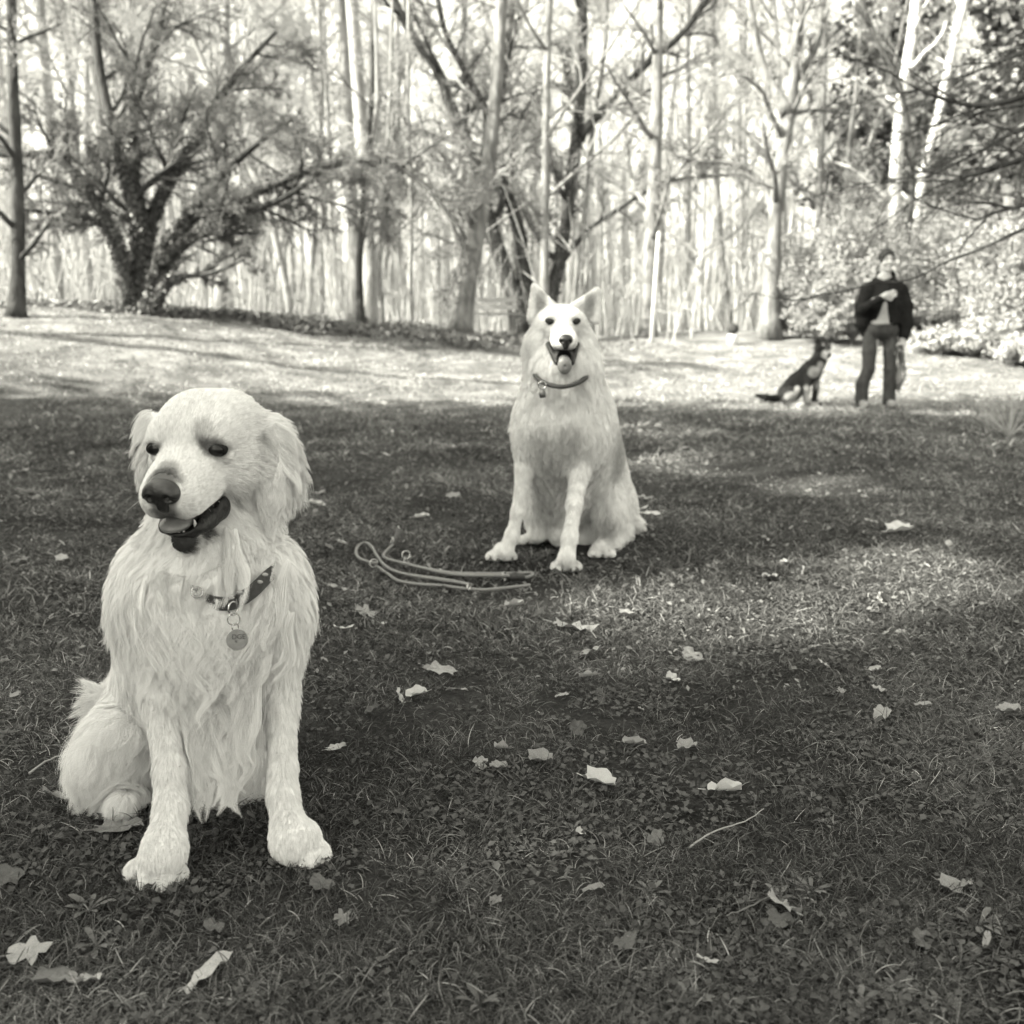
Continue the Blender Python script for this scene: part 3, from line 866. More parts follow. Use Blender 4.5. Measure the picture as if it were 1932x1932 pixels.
# near branches that hang in from a tree beyond the right edge
g0 = np.array([6.6, 8.2, 0.0])
hangP = with_(BP, L1_ratio=.36, L1_spread=.45, L1_n=6, L2_spread=.5, L3_spread=.5, L1_up=-.03, L2_up=-.04, L3_up=-.05, L4_up=-.05, L2_n=4, L3_n=4, L4_n=1, L1_rmin=.008, L2_rmin=.004, L3_rmin=.0028, L4_rmin=.002)
def hs(path, s, r0, kids, ds=0): return stem(path, s, r0, .004, kids, ds)
stems = [([g0 + np.array([0, 0, -.1]), g0 + np.array([.1, 0, 3]), g0 + np.array([0, .1, 7])], .2, .1, 4),
         hs([(2500, 60), (2200, 130), (1990, 165), (1860, 200), (1760, 180), (1700, 150)], 8.0, .045, 7),
         hs([(2500, 160), (2200, 240), (2000, 280), (1870, 320), (1800, 340), (1750, 360)], 7.6, .035, 6),
         hs([(2500, 60), (2150, 190), (1960, 230), (1840, 290), (1740, 340)], 7.9, .035, 6),
         hs([(2500, 160), (2150, 350), (1960, 420), (1850, 470), (1790, 492), (1715, 529), (1640, 531)], 7.4, .018, 1),
         hs([(2500, 160), (2100, 300), (1950, 380), (1880, 400), (1830, 420)], 7.8, .03, 6),
         hs([(2500, 60), (2100, 60), (1960, 90), (1880, 120), (1800, 150)], 8.2, .035, 6)]
make_bare_tree(131, 0, 0, hangP, 'drooping_tree', 'tree beyond the right edge whose dark twigs droop into the picture', 'tree', None, 2, 'bark_dark', 'twig_dark', stems, g0)
# leaning tree beyond the left edge: its long shadow crosses the sunlit strip
gq = np.array([-9.6, 13.6, float(gz(-9.6, 13.6))])
lean = [([gq + np.array([0, 0, -.1]), gq + np.array([-.1, -.5, 2.5]), gq + np.array([.1, -1.3, 5]), gq + np.array([-.2, -2.4, 8])], .19, .07, 5),
        ([gq + np.array([-.1, -.5, 2.5]), gq + np.array([.3, .3, 4.5]), gq + np.array([.2, 1.2, 7])], .10, .04, 5)]
make_bare_tree(132, 0, 0, with_(BP, L1_ratio=.2, L1_n=5, L2_n=4, L3_n=3), 'bare_tree', 'leaning bare tree just outside the left edge beside the sunlit strip', 'tree', None, 2, 'bark_dark', 'twig_dark', lean, gq)

# ------------------------------------------------------------------ bench, pole, post, mound
def box(c, s, M3=None):
    c = np.array(c, float); h = np.array(s, float) / 2; M3 = np.eye(3) if M3 is None else M3
    V = [c + M3 @ (h * np.array(k)) for k in [(-1, -1, -1), (1, -1, -1), (1, 1, -1), (-1, 1, -1), (-1, -1, 1), (1, -1, 1), (1, 1, 1), (-1, 1, 1)]]
    return V, [(0, 3, 2, 1), (4, 5, 6, 7), (0, 1, 5, 4), (1, 2, 6, 5), (2, 3, 7, 6), (3, 0, 4, 7)]
g = on_ground(922, 634)
b = empty('park_bench', g, 'weathered slatted park bench beside the leaning trunk', 'bench', rz=.10)
def bp(name, c, s, m='wood'):
    v, f = box(c, s); o = link(name, mesh(name, v, f, False), b, M[m]); o.matrix_parent_inverse = Matrix.Identity(4)
for i in range(3): bp('seat_slat', (0, -.17 + .13 * i, .42), (1.15, .10, .035))
for i in range(2): bp('back_slat', (0, .20 + .02 * i, .56 + .13 * i), (1.15, .03, .10))
for x in (-.46, .46):
    bp('leg', (x, -.15, .20), (.09, .09, .42), 'bark'); bp('leg', (x, .17, .20), (.09, .09, .42), 'bark'); bp('back_post', (x, .235, .55), (.06, .035, .36), 'bark')

g = on_ground(1229, 646); s = float((g - CAM) @ FWD); top = W(1243, 440, s)
v, f = tube([g + np.array([0, 0, -.1]), g * .5 + top * .5, top, top + np.array([0, 0, .03])], [.042, .038, .034, .01], 12)
po = link('white_pole', mesh('white_pole', v, f), None, M['white']); tag(po, 'tall thin white pole standing at the edge of the wood', 'pole')
g = on_ground(1382, 650)
po = empty('marker_post', g, 'short white post with a dark rounded top beside the curved trunk', 'post')
s = float((g - CAM) @ FWD); hh = 38 * s / FPX
v, f = tube([(0, 0, -.05), (0, 0, hh * .35), (0, 0, hh * .5)], [.10, .095, .08], 12); o = link('shaft', mesh('shaft', v, f), po, M['white']); o.matrix_parent_inverse = Matrix.Identity(4)
v, f = ball((0, 0, hh * .75), (.10, .10, hh * .28)); o = link('cap', mesh('cap', v, f), po, M['bark_dark']); o.matrix_parent_inverse = Matrix.Identity(4)

# ------------------------------------------------------------------ the retriever in front
def px(n, s):
    return n * s / FPX
def head_frame(yaw, pitch, roll=0.0):
    """columns: dog's image-right, forward (muzzle), up"""
    F = np.array([-math.sin(yaw), -math.cos(yaw), 0]); Rr = np.array([math.cos(yaw), -math.sin(yaw), 0]); U = np.array([0, 0, 1.0])
    F2 = F * math.cos(pitch) - U * math.sin(pitch); U2 = U * math.cos(pitch) + F * math.sin(pitch)
    R2 = Rr * math.cos(roll) + U2 * math.sin(roll); U3 = U2 * math.cos(roll) - Rr * math.sin(roll)
    return np.stack([R2, F2, U3], 1)
def frame_from(axis, normal):
    """columns: side, normal-ish, axis"""
    a = np.array(axis, float); a /= np.linalg.norm(a)
    n = np.array(normal, float); n = n - a * n.dot(a); n /= np.linalg.norm(n)
    return np.stack([np.cross(n, a), n, a], 1)

def build_retriever():
    root = empty('golden_retriever', on_ground(400, 1600), 'pale golden retriever sitting in front, long wavy coat, head turned left with mouth open', 'dog')
    B = Body((-0.66, 1.18, -0.02), (-0.10, 2.02, 0.80), 0.0032)
    HF = head_frame(math.radians(9), math.radians(17))
    O = W(352, 843, 1.37) - HF @ np.array([0, 4.6, 1.7]) / 100
    def H(r, f, u): return O + HF @ np.array([r, f, u]) / 100
    Fv, Uv, Rv = HF[:, 1], HF[:, 2], HF[:, 0]
    D = np.array([0, 0, -1.0]); TOCAM = np.array([0.2, -1.0, 0]); LFT = np.array([-1.0, 0, 0])
    # --- trunk
    A = dict(len=0.050, flow=D * 1.0 + TOCAM * 0.15, lift=0.30, curl=0.9, frizz=0.18)
    B.cone(W(396, 980, 1.48), W(395, 1110, 1.49), px(92, 1.48), px(142, 1.49), k=0.03, **dict(A, len=0.050, curl=0.9, lift=.4))
    B.cone(W(395, 1140, 1.52), W(350, 1330, 1.74), px(132, 1.52), px(128, 1.74), k=0.04, **dict(A, len=0.045))
    B.ell(W(398, 1160, 1.46), (px(120, 1.46), 0.085, px(120, 1.46)), k=0.04, **dict(A, len=0.062, curl=1.2))
    B.ell(W(400, 1270, 1.50), (px(95, 1.5), 0.075, px(90, 1.5)), k=0.04, **dict(A, len=0.068, curl=0.9, lift=0.25))
    B.ell(W(292, 1120, 1.47), (px(60, 1.47), 0.075, px(95, 1.47)), k=0.035, **dict(A, len=0.034, curl=0.35, flow=D + LFT * .45, lift=.35))
    B.ell(W(520, 1120, 1.49), (px(52, 1.49), 0.075, px(90, 1.49)), k=0.035, **dict(A, len=0.034, curl=0.35, flow=D - LFT * .45, lift=.35))
    B.ell(W(335, 1340, 1.80), (px(120, 1.8), 0.13, px(105, 1.8)), k=0.04, **dict(A, len=0.04))
    B.ell(W(410, 1410, 1.66), (px(90, 1.66), 0.10, px(72, 1.66)), k=0.03, **dict(A, len=0.055, lift=.15))
    # --- front legs
    S = dict(len=0.013, flow=D, lift=0.22, curl=0.1, frizz=0.2)
    U_ = dict(len=0.024, flow=D, lift=0.3, curl=0.25, frizz=0.25)
    B.chain([W(290, 1170, 1.46), W(308, 1330, 1.42)], [px(60, 1.46), px(28, 1.42)], k=0.03, **U_)
    B.chain([W(308, 1330, 1.42), W(320, 1455, 1.40), W(322, 1525, 1.385), W(312, 1590, 1.365)],
            [px(28, 1.42), px(23, 1.4), px(25, 1.385), px(30, 1.36)], k=0.012, **S)
    B.chain([W(523, 1170, 1.48), W(530, 1330, 1.46)], [px(52, 1.48), px(26, 1.46)], k=0.03, **U_)
    B.chain([W(530, 1330, 1.46), W(533, 1450, 1.44), W(534, 1500, 1.43), W(546, 1570, 1.415)],
            [px(26, 1.46), px(21, 1.44), px(23, 1.43), px(29, 1.41)], k=0.012, **S)
    P = dict(len=0.009, flow=D + TOCAM * .9, lift=0.18, curl=0.05, frizz=0.2)
    claws = []
    def paw(uvs, heel, r, sx):
        c = np.mean([on_ground(u, v) for u, v in uvs], axis=0)
        hp = W(*heel)
        B.cone(hp, c + np.array([0, 0.018, 0.026]), 0.027, 0.024, k=0.014, **P)
        for u, v in uvs:
            g = on_ground(u, v); t = g + np.array([0, 0.008, r * 0.85])
            B.cone(t * 0.45 + (c + np.array([0, .03, .028])) * 0.55, t, r * 1.0, r * 1.0, k=0.0045, **P)
            B.cone(t, t + np.array([0, -0.004, -0.001]), r * 0.98, r * 0.9, k=0.0045, **P)
            claws.append((t + np.array([0, -r * 0.9, -r * 0.05]), g + np.array([0, -r * 0.85 - 0.007, 0.003])))
    paw([(252, 1662), (278, 1677), (306, 1680), (330, 1668)], (309, 1608, 1.358), 0.0112, -1)
    paw([(528, 1618), (552, 1634), (580, 1638), (603, 1628)], (552, 1585, 1.41), 0.0112, 1)
    # --- hind quarters
    T = dict(len=0.044, flow=D + LFT * .5, lift=0.65, curl=0.9, frizz=0.45)
    B.ell(W(226, 1400, 1.64), (px(52, 1.64), 0.12, px(70, 1.64)), k=0.03, **T)
    B.cone(W(238, 1400, 1.58), W(225, 1452, 1.57), px(50, 1.58), px(38, 1.57), k=0.02, **dict(T, flow=D + LFT * .45))
    B.cone(W(250, 1450, 1.60), W(262, 1500, 1.62), px(30, 1.6), px(18, 1.62), k=0.02, **dict(T, len=.03, flow=D))
    B.cone(W(262, 1500, 1.62), W(228, 1522, 1.535), 0.020, 0.020, k=0.012, **dict(P, flow=D + LFT * .6, len=.014))
    for u, v in [(205, 1530), (222, 1540), (242, 1538)]:
        g = on_ground(u, v); B.cone(g + np.array([0.01, .02, .02]), g + np.array([0, 0, .011]), .013, .0115, k=.005, **P)
    B.cone(W(455, 1400, 1.70), W(470, 1440, 1.62), px(62, 1.7), px(40, 1.62), k=0.03, **dict(T, flow=D))
    B.chain([W(250, 1345, 1.74), W(200, 1330, 1.68), W(163, 1298, 1.66)], [px(34, 1.74), px(18, 1.68), px(6, 1.66)], k=0.02,
            **dict(T, len=.024, flow=LFT * 1.2 + D * -.8, curl=.1, lift=.1))
    # --- head
    h = dict(len=0.0085, flow=-Fv, lift=0.16, curl=0.03, frizz=0.12)
    m_ = dict(h, len=0.0045, lift=0.12)
    ck = dict(h, len=0.016, flow=-Fv * .9 - Uv * .6, lift=0.2, curl=.1)
    B.ell(H(0, -2.6, 0.8), np.array([6.1, 7.4, 5.2]) / 100, HF, k=0.02, **h)
    for sx in (-1, 1): B.ell(H(2.6 * sx, -2.6, 1.25), np.array([3.7, 6.0, 4.5]) / 100, HF, k=0.02, **h)
    for sx in (-1, 1):
        B.ell(H(2.9 * sx, 2.2, 2.5), np.array([2.9, 2.8, 2.5]) / 100, HF, k=0.015, **h)
        B.ell(H(4.0 * sx, -0.5, -3.0), np.array([3.4, 5.0, 4.4]) / 100, HF, k=0.02, **ck)
        B.ell(H(2.0 * sx, 6.6, -2.5), np.array([2.5, 5.6, 2.9]) / 100, HF, k=0.012, **m_)
        B.ell(H(1.9 * sx, 10.5, -3.1), np.array([2.0, 2.3, 2.2]) / 100, HF, k=0.010, **m_)
    B.cone(H(0, 2.6, 0.0), H(0, 11.0, -1.4), 0.035, 0.0245, k=0.02, **m_)
    B.cone(H(0, 0, -6.2), H(0, 4.8, -8.2), 0.038, 0.022, k=0.015, **dict(ck, len=.02))
    B.cone(H(0, 4.8, -8.2), H(0, 9.8, -9.0), 0.021, 0.014, k=0.010, **dict(m_, len=.007, flow=-Fv - Uv * .3))
    B.cone(H(0, -6, -4), W(396, 1010, 1.49), 0.062, 0.068, k=0.03, **dict(ck, len=.032, flow=D - LFT * .15, curl=.6))
    B.cone(H(0, -.5, -9.4), W(398, 1075, 1.452), 0.038, 0.066, k=0.03, **dict(A, len=.032, curl=.8))
    # mouth opening and eye sockets
    B.cone(H(0, 7.6, -6.65), H(0, 13.5, -6.5), 0.0125, 0.0165, k=0.006, sub=True)
    for sx in (-1, 1):
        B.cone(H(3.4 * sx, 5.6, -6.9), H(3.2 * sx, 11, -6.5), 0.0115, 0.0165, k=0.006, sub=True)
        B.ell(H(4.6 * sx, 4.75, 1.55), np.array([1.35, 1.2, 0.75]) / 100, HF, k=0.006, sub=True)
    for sx in (-1, 1):          # soft lids over the eyes
        B.cone(H(3.2 * sx, 4.6, 2.75), H(5.1 * sx, 3.9, 2.15), .0055, .0050, k=.008, **dict(h, len=.005))
        B.cone(H(3.2 * sx, 5.0, .30), H(4.9 * sx, 4.1, .30), .0045, .0045, k=.008, **dict(h, len=.005))
    # ears
    e = dict(len=0.030, flow=D + np.array([.6, 0, 0]), lift=0.38, curl=0.5, frizz=0.25)
    fr_ = frame_from((0.12, 0.02, -1.0), (0.45, -1.0, 0.1))
    B.ell(W(503, 822, 1.46), np.array([0.030, 0.014, 0.030]), frame_from((0.9, 0, -0.6), (0.3, -1, .3)), k=0.015, **dict(e, len=.024, flow=np.array([1.0, 0, -.5])))
    B.ell(W(524, 872, 1.450), np.array([0.029, 0.010, 0.046]), fr_, k=0.012, **e)
    B.ell(W(511, 930, 1.440), np.array([0.015, 0.009, 0.034]), frame_from((0.0, 0.0, -1.0), (0.45, -1.0, 0.1)), k=0.010, **dict(e, len=.030, curl=.7, flow=D + np.array([.05, 0, 0])))
    el = dict(e, len=.03, flow=D + np.array([-.15, 0, 0]))
    B.ell(W(287, 818, 1.455), np.array([0.014, 0.022, 0.030]), k=0.012, **dict(el, len=.026, lift=.6, flow=D + np.array([-.6, 0, 0])))
    B.ell(W(282, 862, 1.455), np.array([0.009, 0.024, 0.040]), k=0.010, **dict(el, len=.030, lift=.5, flow=D + np.array([-.4, 0, 0])))
    V, F = B.surface()
    spots = [(H(0, 13.4, -1.4), .022, .02), (H(2.3, 4.0, 3.2), np.array([.017, .02, .020]), .72), (H(2.5, 4.8, 1.9), np.array([.015, .015, .015]), .34), (W(491, 826, 1.42), .013, .62), (H(3.8, 5.2, 1.6), np.array([.020, .020, .0155]), .22), (H(-3.8, 5.2, 1.5), np.array([.018, .018, .012]), .2), (W(540, 880, 1.44), np.array([.045, .05, .07]), .90),  # the small grey spot at the ear base is painted crease shade
             (H(0, 11.0, 1.0), np.array([.016, .02, .018]), .55), (H(0, 12.7, .4), np.array([.026, .024, .021]), .14), (H(0, 13.0, -3.2), np.array([.020, .02, .016]), .25),
             (H(-.6, 11.8, -5.2), .018, .25), (H(0, 10.8, -8.9), np.array([.022, .020, .016]), .07), (H(2.2, 8.2, -8.6), .015, .12),
             (H(4.6, 3.6, -6.4), .010, .35), (H(4.6, 6.0, 3.1), .008, .7)]
    fleck = 1 - 0.10 * np.clip(np.sin(V @ np.array([63., 41, 57])) * np.sin(V @ np.array([-37., 71, 43])), 0, 1)
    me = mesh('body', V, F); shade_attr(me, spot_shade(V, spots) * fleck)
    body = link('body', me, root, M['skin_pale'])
    # weights: no hair in the eyes, nose, mouth; thick where the camera sees the short face coat
    nrm = B.grad(V)
    w = np.where((nrm * (CAM - V)).sum(1) > -0.05, 1.0, 0.22)
    ln = B.blend(V, 'len', 0.02)
    w = w * np.clip(0.016 / ln, 0.55, 2.6)
    for c, r in [(H(0, 13.4, -.9), .027), (H(4.3, 5.5, 1.5), .0108), (H(-4.3, 5.5, 1.5), .0108), (H(0, 8.5, -6.9), .022), (H(0, 4, -6.6), .03), (H(3.0, 7, -6.8), .013), (H(-3.0, 7, -6.8), .013), (H(0, 11, -6.6), .018)]:
        w = w * (np.linalg.norm(V - c, axis=1) > r)
    w = np.where(V[:, 2] < 0.004, 0, w)
    lenf = B.blend(V, 'len', 0.02)
    P_, R_, rt, ls = fur(B, V, F, FUR_N, 11, w, steps=8, clumps=12000, clump=0.5, rad=0.00018, floor=0.004)
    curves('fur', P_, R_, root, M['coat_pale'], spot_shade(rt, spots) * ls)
    # long wavy locks of chest, ruff, ears, belly and breeches lie over the undercoat
    w2 = np.where(lenf > .026, 1.0, 0.0) * np.where((nrm * (CAM - V)).sum(1) > -0.05, 1.0, 0.3) * (w > 0)
    for fn, at in B.prims:
        if at.get('len', .02) > .026: at['len'] = at['len'] * 1.35; at['curl'] = at.get('curl', .1) * .8; at['lift'] = at.get('lift', .3) + .12; at['frizz'] = .38
    P_, R_, rt, ls = fur(B, V, F, 110000, 17, w2, steps=12, clumps=3000, clump=0.66, rad=0.00016, floor=0.004, gravity=.4)
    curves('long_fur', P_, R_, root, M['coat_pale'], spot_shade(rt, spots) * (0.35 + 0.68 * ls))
    # single wavy locks over ruff, collar and chest
    r = np.random.default_rng(23)
    LP, LR, LS = [], [], []
    def lock(a, b, sway, width, n=170, out=.010):
        k = 13; t = np.linspace(0, 1, k)
        A0, B0 = W(*a), W(*b); side = np.cross(B0 - A0, FWD); side /= np.linalg.norm(side)
        ph = r.uniform(-.5, .9)
        mid = A0 + (B0 - A0) * t[:, None] + side * (np.sin(t * 6.6 + ph) - math.sin(ph) * (1 - t))[:, None] * sway * (.35 + .65 * t[:, None])
        o1 = r.normal(0, 1, (n, 1)); o2 = r.normal(0, 1, (n, 1))
        prof = (np.sin(np.clip(t * .93 + .02, 0, 1) * math.pi) ** .75 * (1 - .5 * t) + .06)[None, :]
        P3 = mid[None] + (side * width)[None, None] * (o1 * prof)[..., None] * .55 - (FWD * width)[None, None] * (o2 * prof)[..., None] * .25
        P3 = P3 + side * (np.sin(t * 9 + r.uniform(0, 6.28, (n, 1))) * r.uniform(0, .0016, (n, 1)) * t)[..., None]
        cut = r.uniform(.72, 1.0, n); tt = t[None] * cut[:, None] * (k - 1); i = np.minimum(tt.astype(int), k - 2); f = (tt - i)[..., None]
        ar = np.arange(n)[:, None]; P3 = P3[ar, i] * (1 - f) + P3[ar, i + 1] * f
        sd = B.sample(P3); want = out * np.clip(t * 1.9, .05, 1)[None] * np.clip(1.15 - .45 * t, .5, 1)[None]
        for _ in range(4):
            P3 = P3 + B.grad(P3) * (np.clip(want - B.sample(P3), 0, .03) * (np.linalg.norm(P3 - H(0, 8.5, -8.5), axis=-1) > .062))[..., None]
        LP.append(P3); LR.append(.00017 * (1 - .8 * t[None] ** 2) * r.uniform(.8, 1.3, (n, 1))); LS.append(r.uniform(.76, 1.04) * r.uniform(.74, 1.04, n))
    for (u0, v0, u1, v1) in [(412, 1050, 402, 1160), (432, 1052, 425, 1150), (452, 1046, 452, 1160), (330, 1075, 322, 1150), (350, 1095, 345, 1175),
                             (420, 1030, 440, 1130), (446, 1030, 462, 1128), (400, 1070, 372, 1180)]:
        lock((u0 + r.normal(0, 6), v0 - 22 + r.normal(0, 22), 1.40), (u1, v1, 1.35), .0065 * r.choice([-1, 1]), .010, 130, .021)
    for row, (v0, v1, uu) in enumerate([(1090, 1230, (262, 300, 335, 505, 540)), (1140, 1290, (270, 305, 335, 365, 395, 480, 515, 545)), (1180, 1330, (300, 328, 352, 378, 402, 428, 455, 480, 510)),
                                       (1230, 1390, (325, 350, 372, 395, 420, 445, 468, 490)), (1290, 1460, (345, 366, 388, 410, 432, 455, 475)), (1350, 1520, (360, 385, 410, 435, 460)), (1400, 1535, (370, 400, 430, 455))]):
        for u0 in uu:
            pull = (405 - u0) * (.22 + .03 * row)
            for _ in range(2):
                lock((u0 + r.normal(0, 11), v0 + r.normal(0, 22), 1.41), (u0 + pull + r.normal(0, 16), v1 + r.normal(0, 24), 1.40), .0105 * r.choice([-1, 1]) * r.uniform(.4, 1.4), .009, 120, .013 + .004 * r.random())
    for i in range(16):       # ear fringe
        v0 = 800 + 9 * i; u0 = 515 + 14 * math.sin((v0 - 790) / 60)
        lock((u0, v0, 1.43), (u0 + (42 if v0 < 870 else -2), v0 + r.uniform(35, 75), 1.43), .004 * r.choice([-1, 1]), .009, 80, .007)
    LP = np.concatenate(LP); LP[..., 2] = np.maximum(LP[..., 2], .006)
    curves('fur_locks', LP, np.concatenate(LR), root, M['coat_pale'], np.concatenate(LS))
    r = np.random.default_rng(5)
    # --- nose
    NB = Body(H(0, 13.3, -1.2) - .035, H(0, 13.3, -1.2) + .035, .0011)
    NB.ell(H(0, 12.9, -0.7), np.array([2.25, 1.5, 1.45]) / 100, HF, k=.004)
    for sx in (-1, 1):
        NB.ell(H(1.25 * sx, 13.2, -1.1), np.array([1.15, 1.25, 1.15]) / 100, HF, k=.004)
    NB.ell(H(0, 13.1, -2.3), np.array([.8, 1.2, 1.3]) / 100, HF, k=.005)
    for sx in (-1, 1):
        NB.ell(H(1.15 * sx, 14.5, -1.25), np.array([.50, .85, .48]) / 100, HF, k=.003, sub=True)
        NB.cone(H(1.5 * sx, 14.3, -1.4), H(2.35 * sx, 13.6, -2.0), .0022, .0016, k=.003, sub=True)
    NB.cone(H(0, 14.7, -1.6), H(0, 14.1, -3.6), .0010, .0010, k=.003, sub=True)
    v, f = NB.surface(); link('nose', mesh('nose', v, f), root, M['nose'])
    # --- eyes with dark rims
    for sx in (-1, 1):
        c = H(4.05 * sx, 4.55, 1.55)
        v, f = ball(H(4.1 * sx, 4.75, 1.5), np.array([1.22, 1.0, .92]) / 100, head_frame(math.radians(9), math.radians(17), math.radians(-8 * sx)), n=24, m=16); link('eye', mesh('eye', v, f), root, M['eye'])
        EB = Body(c - .024, c + .024, .0011)
        EB.ell(H(4.1 * sx, 4.62, 1.5), np.array([1.48, 1.04, .98]) / 100, head_frame(math.radians(9), math.radians(17), math.radians(-8 * sx)), k=.002)
        EB.ell(H((4.35 if sx > 0 else 4.25) * sx, 6.2, 1.45), np.array([1.28, 1.35, .72]) / 100, head_frame(math.radians(9), math.radians(17), math.radians(-5 * sx)), k=.003, sub=True)
        v, f = EB.surface(); link('eyelid', mesh('eyelid', v, f), root, M['rim'])
    # --- mouth
    LB = Body(H(0, 7, -7) - .075, H(0, 7, -7) + .075, .0016)
    LB.ell(H(0, 5.5, -7.3), np.array([3.9, 6.2, 1.9]) / 100, HF, k=.004)
    LB.ell(H(2.6, 7.0, -7.4), np.array([1.1, 3.2, 1.2]) / 100, HF, k=.006)
    LB.ell(H(-2.6, 7.4, -7.6), np.array([1.1, 3.0, 1.2]) / 100, HF, k=.006)
    LB.ell(H(3.7, 4.8, -6.8), np.array([.6, 1.7, 1.45]) / 100, HF, k=.006)
    LB.cone(H(-1.5, 9.6, -8.1), H(1.5, 9.9, -8.1), .006, .006, k=.006)
    LB.ell(H(0, 9.5, -6.6), np.array([2.2, 4.0, 1.0]) / 100, HF, k=.004, sub=True)
    v, f = LB.surface(); link('lips', mesh('lips', v, f), root, M['lip'])
    TB = Body(H(0, 8, -7) - .06, H(0, 8, -7) + .06, .0014)
    TB.cone(H(-.3, 4.5, -7.0), H(-.6, 9.2, -6.6), .018, .016, k=.006); TB.ell(H(-.7, 9.9, -6.75), np.array([2.05, 2.2, .85]) / 100, HF, k=.006)
    TB.cone(H(-.4, 5, -5.2), H(-.7, 12.5, -5.4), .0012, .0010, k=.004, sub=True)
    v, f = TB.surface(); link('tongue', mesh('tongue', v, f), root, M['tongue'])
    for (a, b, r0) in [((1.75, 9.3, -8.2), (1.9, 9.9, -6.1), .0033), ((-1.9, 9.3, -8.2), (-2.0, 9.9, -6.2), .0030),
                       ((.6, 10.5, -8.0), (.6, 10.8, -7.2), .0022), ((-.5, 10.5, -8.0), (-.5, 10.8, -7.2), .0022), ((0, 10.6, -8.0), (0, 10.9, -7.2), .0022)]:
        v, f = tube([H(*a), (H(*a) * .4 + H(*b) * .6), H(*b)], [r0, r0 * .8, r0 * .15], 8); link('tooth', mesh('tooth', v, f), root, M['tooth'])
    for a, b in claws:
        v, f = tube([a, (a + b) / 2 + np.array([0, 0, .001]), b], [.0032, .0024, .0006], 6); link('claw', mesh('claw', v, f), root, M['claw'])
    # whiskers
    wp = []
    for sx in (-1, 1):
        for i in (0, 3, 6):
            a = H((2.2 + .4 * (i % 3)) * sx, 10.5 - 1.1 * (i // 3) * 1.2, -2.2 - .8 * (i % 3) * .9)
            d = HF @ np.array([sx * .9, .25, -.25 - .12 * (i % 3)]); d = d / np.linalg.norm(d)
            L = .03 + .012 * r.random()
            wp.append(np.stack([a + d * L * t + np.array([0, 0, -.010 * t * t]) for t in np.linspace(0, 1, 6)]))
    wp = np.array(wp); curves('whiskers', wp, np.tile(np.linspace(.00022, .00006, 6), (len(wp), 1)), root, M['coat_pale'], np.ones(len(wp)))
    # --- collar with ring and tag
    cc = []
    for u, v, s in [(335, 1075, 1.45), (358, 1113, 1.374), (392, 1134, 1.366), (435, 1138, 1.364), (470, 1120, 1.370), (500, 1092, 1.395), (522, 1066, 1.45)]:
        cc.append(W(u, v, s))
    back = [W(500, 1030, 1.56), W(420, 1010, 1.62), (W(350, 1030, 1.56))]
    loop = spline(cc + back + [cc[0]], 60)
    ctr = loop.mean(0)
    V2, F2 = [], []
    for i, p in enumerate(loop[:-1]):
        t = loop[(i + 1) % 59] - loop[i - 1]; t /= np.linalg.norm(t)
        o = p - ctr; o -= t * o.dot(t); o /= np.linalg.norm(o); up = np.cross(t, o); up *= np.sign(up[2]) if abs(up[2]) > .01 else 1
        for a, b in ((-1, .0018), (1, .0018), (1, -.0006), (-1, -.0006)):
            V2.append(p + up * a * .0095 + o * b)
    for i in range(59):
        j = (i + 1) % 59
        for k in range(4):
            k2 = (k + 1) % 4; F2.append((i * 4 + k, i * 4 + k2, j * 4 + k2, j * 4 + k))
    collar = link('collar', mesh('collar', V2, F2, False), root, M['webbing'])
    for q, (u, v) in enumerate([(367, 1110), (373, 1124), (500, 1084), (490, 1098), (452, 1118), (436, 1128)]):
        c = W(u, v, 1.348 + (.03 if u > 480 else 0)); vv, ff = ball(c, (.0045, .0014, .0026), n=10, m=6)
        link('stitching', mesh('stitching', vv, ff), collar, M['webbing_light'])
    def ring(c, R, r, nrm, name):
        fr = frame_from(nrm, (0.1, 0.2, 1.0))
        pts = [c + fr @ np.array([R * math.cos(a), R * math.sin(a), 0]) for a in np.linspace(0, 2 * math.pi, 25)]
        v, f = tube(pts, r * .85, 6, False); return link(name, mesh(name, v, f), collar, M['steel'])
    ring(W(372, 1117, 1.348), .0070, .0013, (0.3, -.8, .4), 'ring')
    ring(W(440, 1148, 1.335), .0085, .0013, (0.9, -.5, .1), 'ring')
    ring(W(441, 1168, 1.328), .0075, .0011, (0.4, -1, .1), 'ring')
    ring(W(444, 1184, 1.322), .0050, .0009, (0.9, -.6, .1), 'ring')
    tc = W(447, 1207, 1.318)
    fr = frame_from((0.12, -1.0, 0.22), (0, 0, 1))          # tag faces the viewer
    v, f = [], []
    n = 28
    for d, rr in ((-.0008, .0132), (.0006, .0132), (.0009, .0126)):
        for k in range(n):
            a = 2 * math.pi * k / n
            v.append(tc + fr @ np.array([rr * math.cos(a), rr * math.sin(a), d]))
    for L in range(2):
        for k in range(n):
            k2 = (k + 1) % n; f.append((L * n + k, L * n + k2, (L + 1) * n + k2, (L + 1) * n + k))
    f.append(tuple(2 * n + k for k in range(n))); f.append(tuple(range(n))[::-1])
    tg = link('name_tag', mesh('name_tag', v, f, False), root, M['tag'])
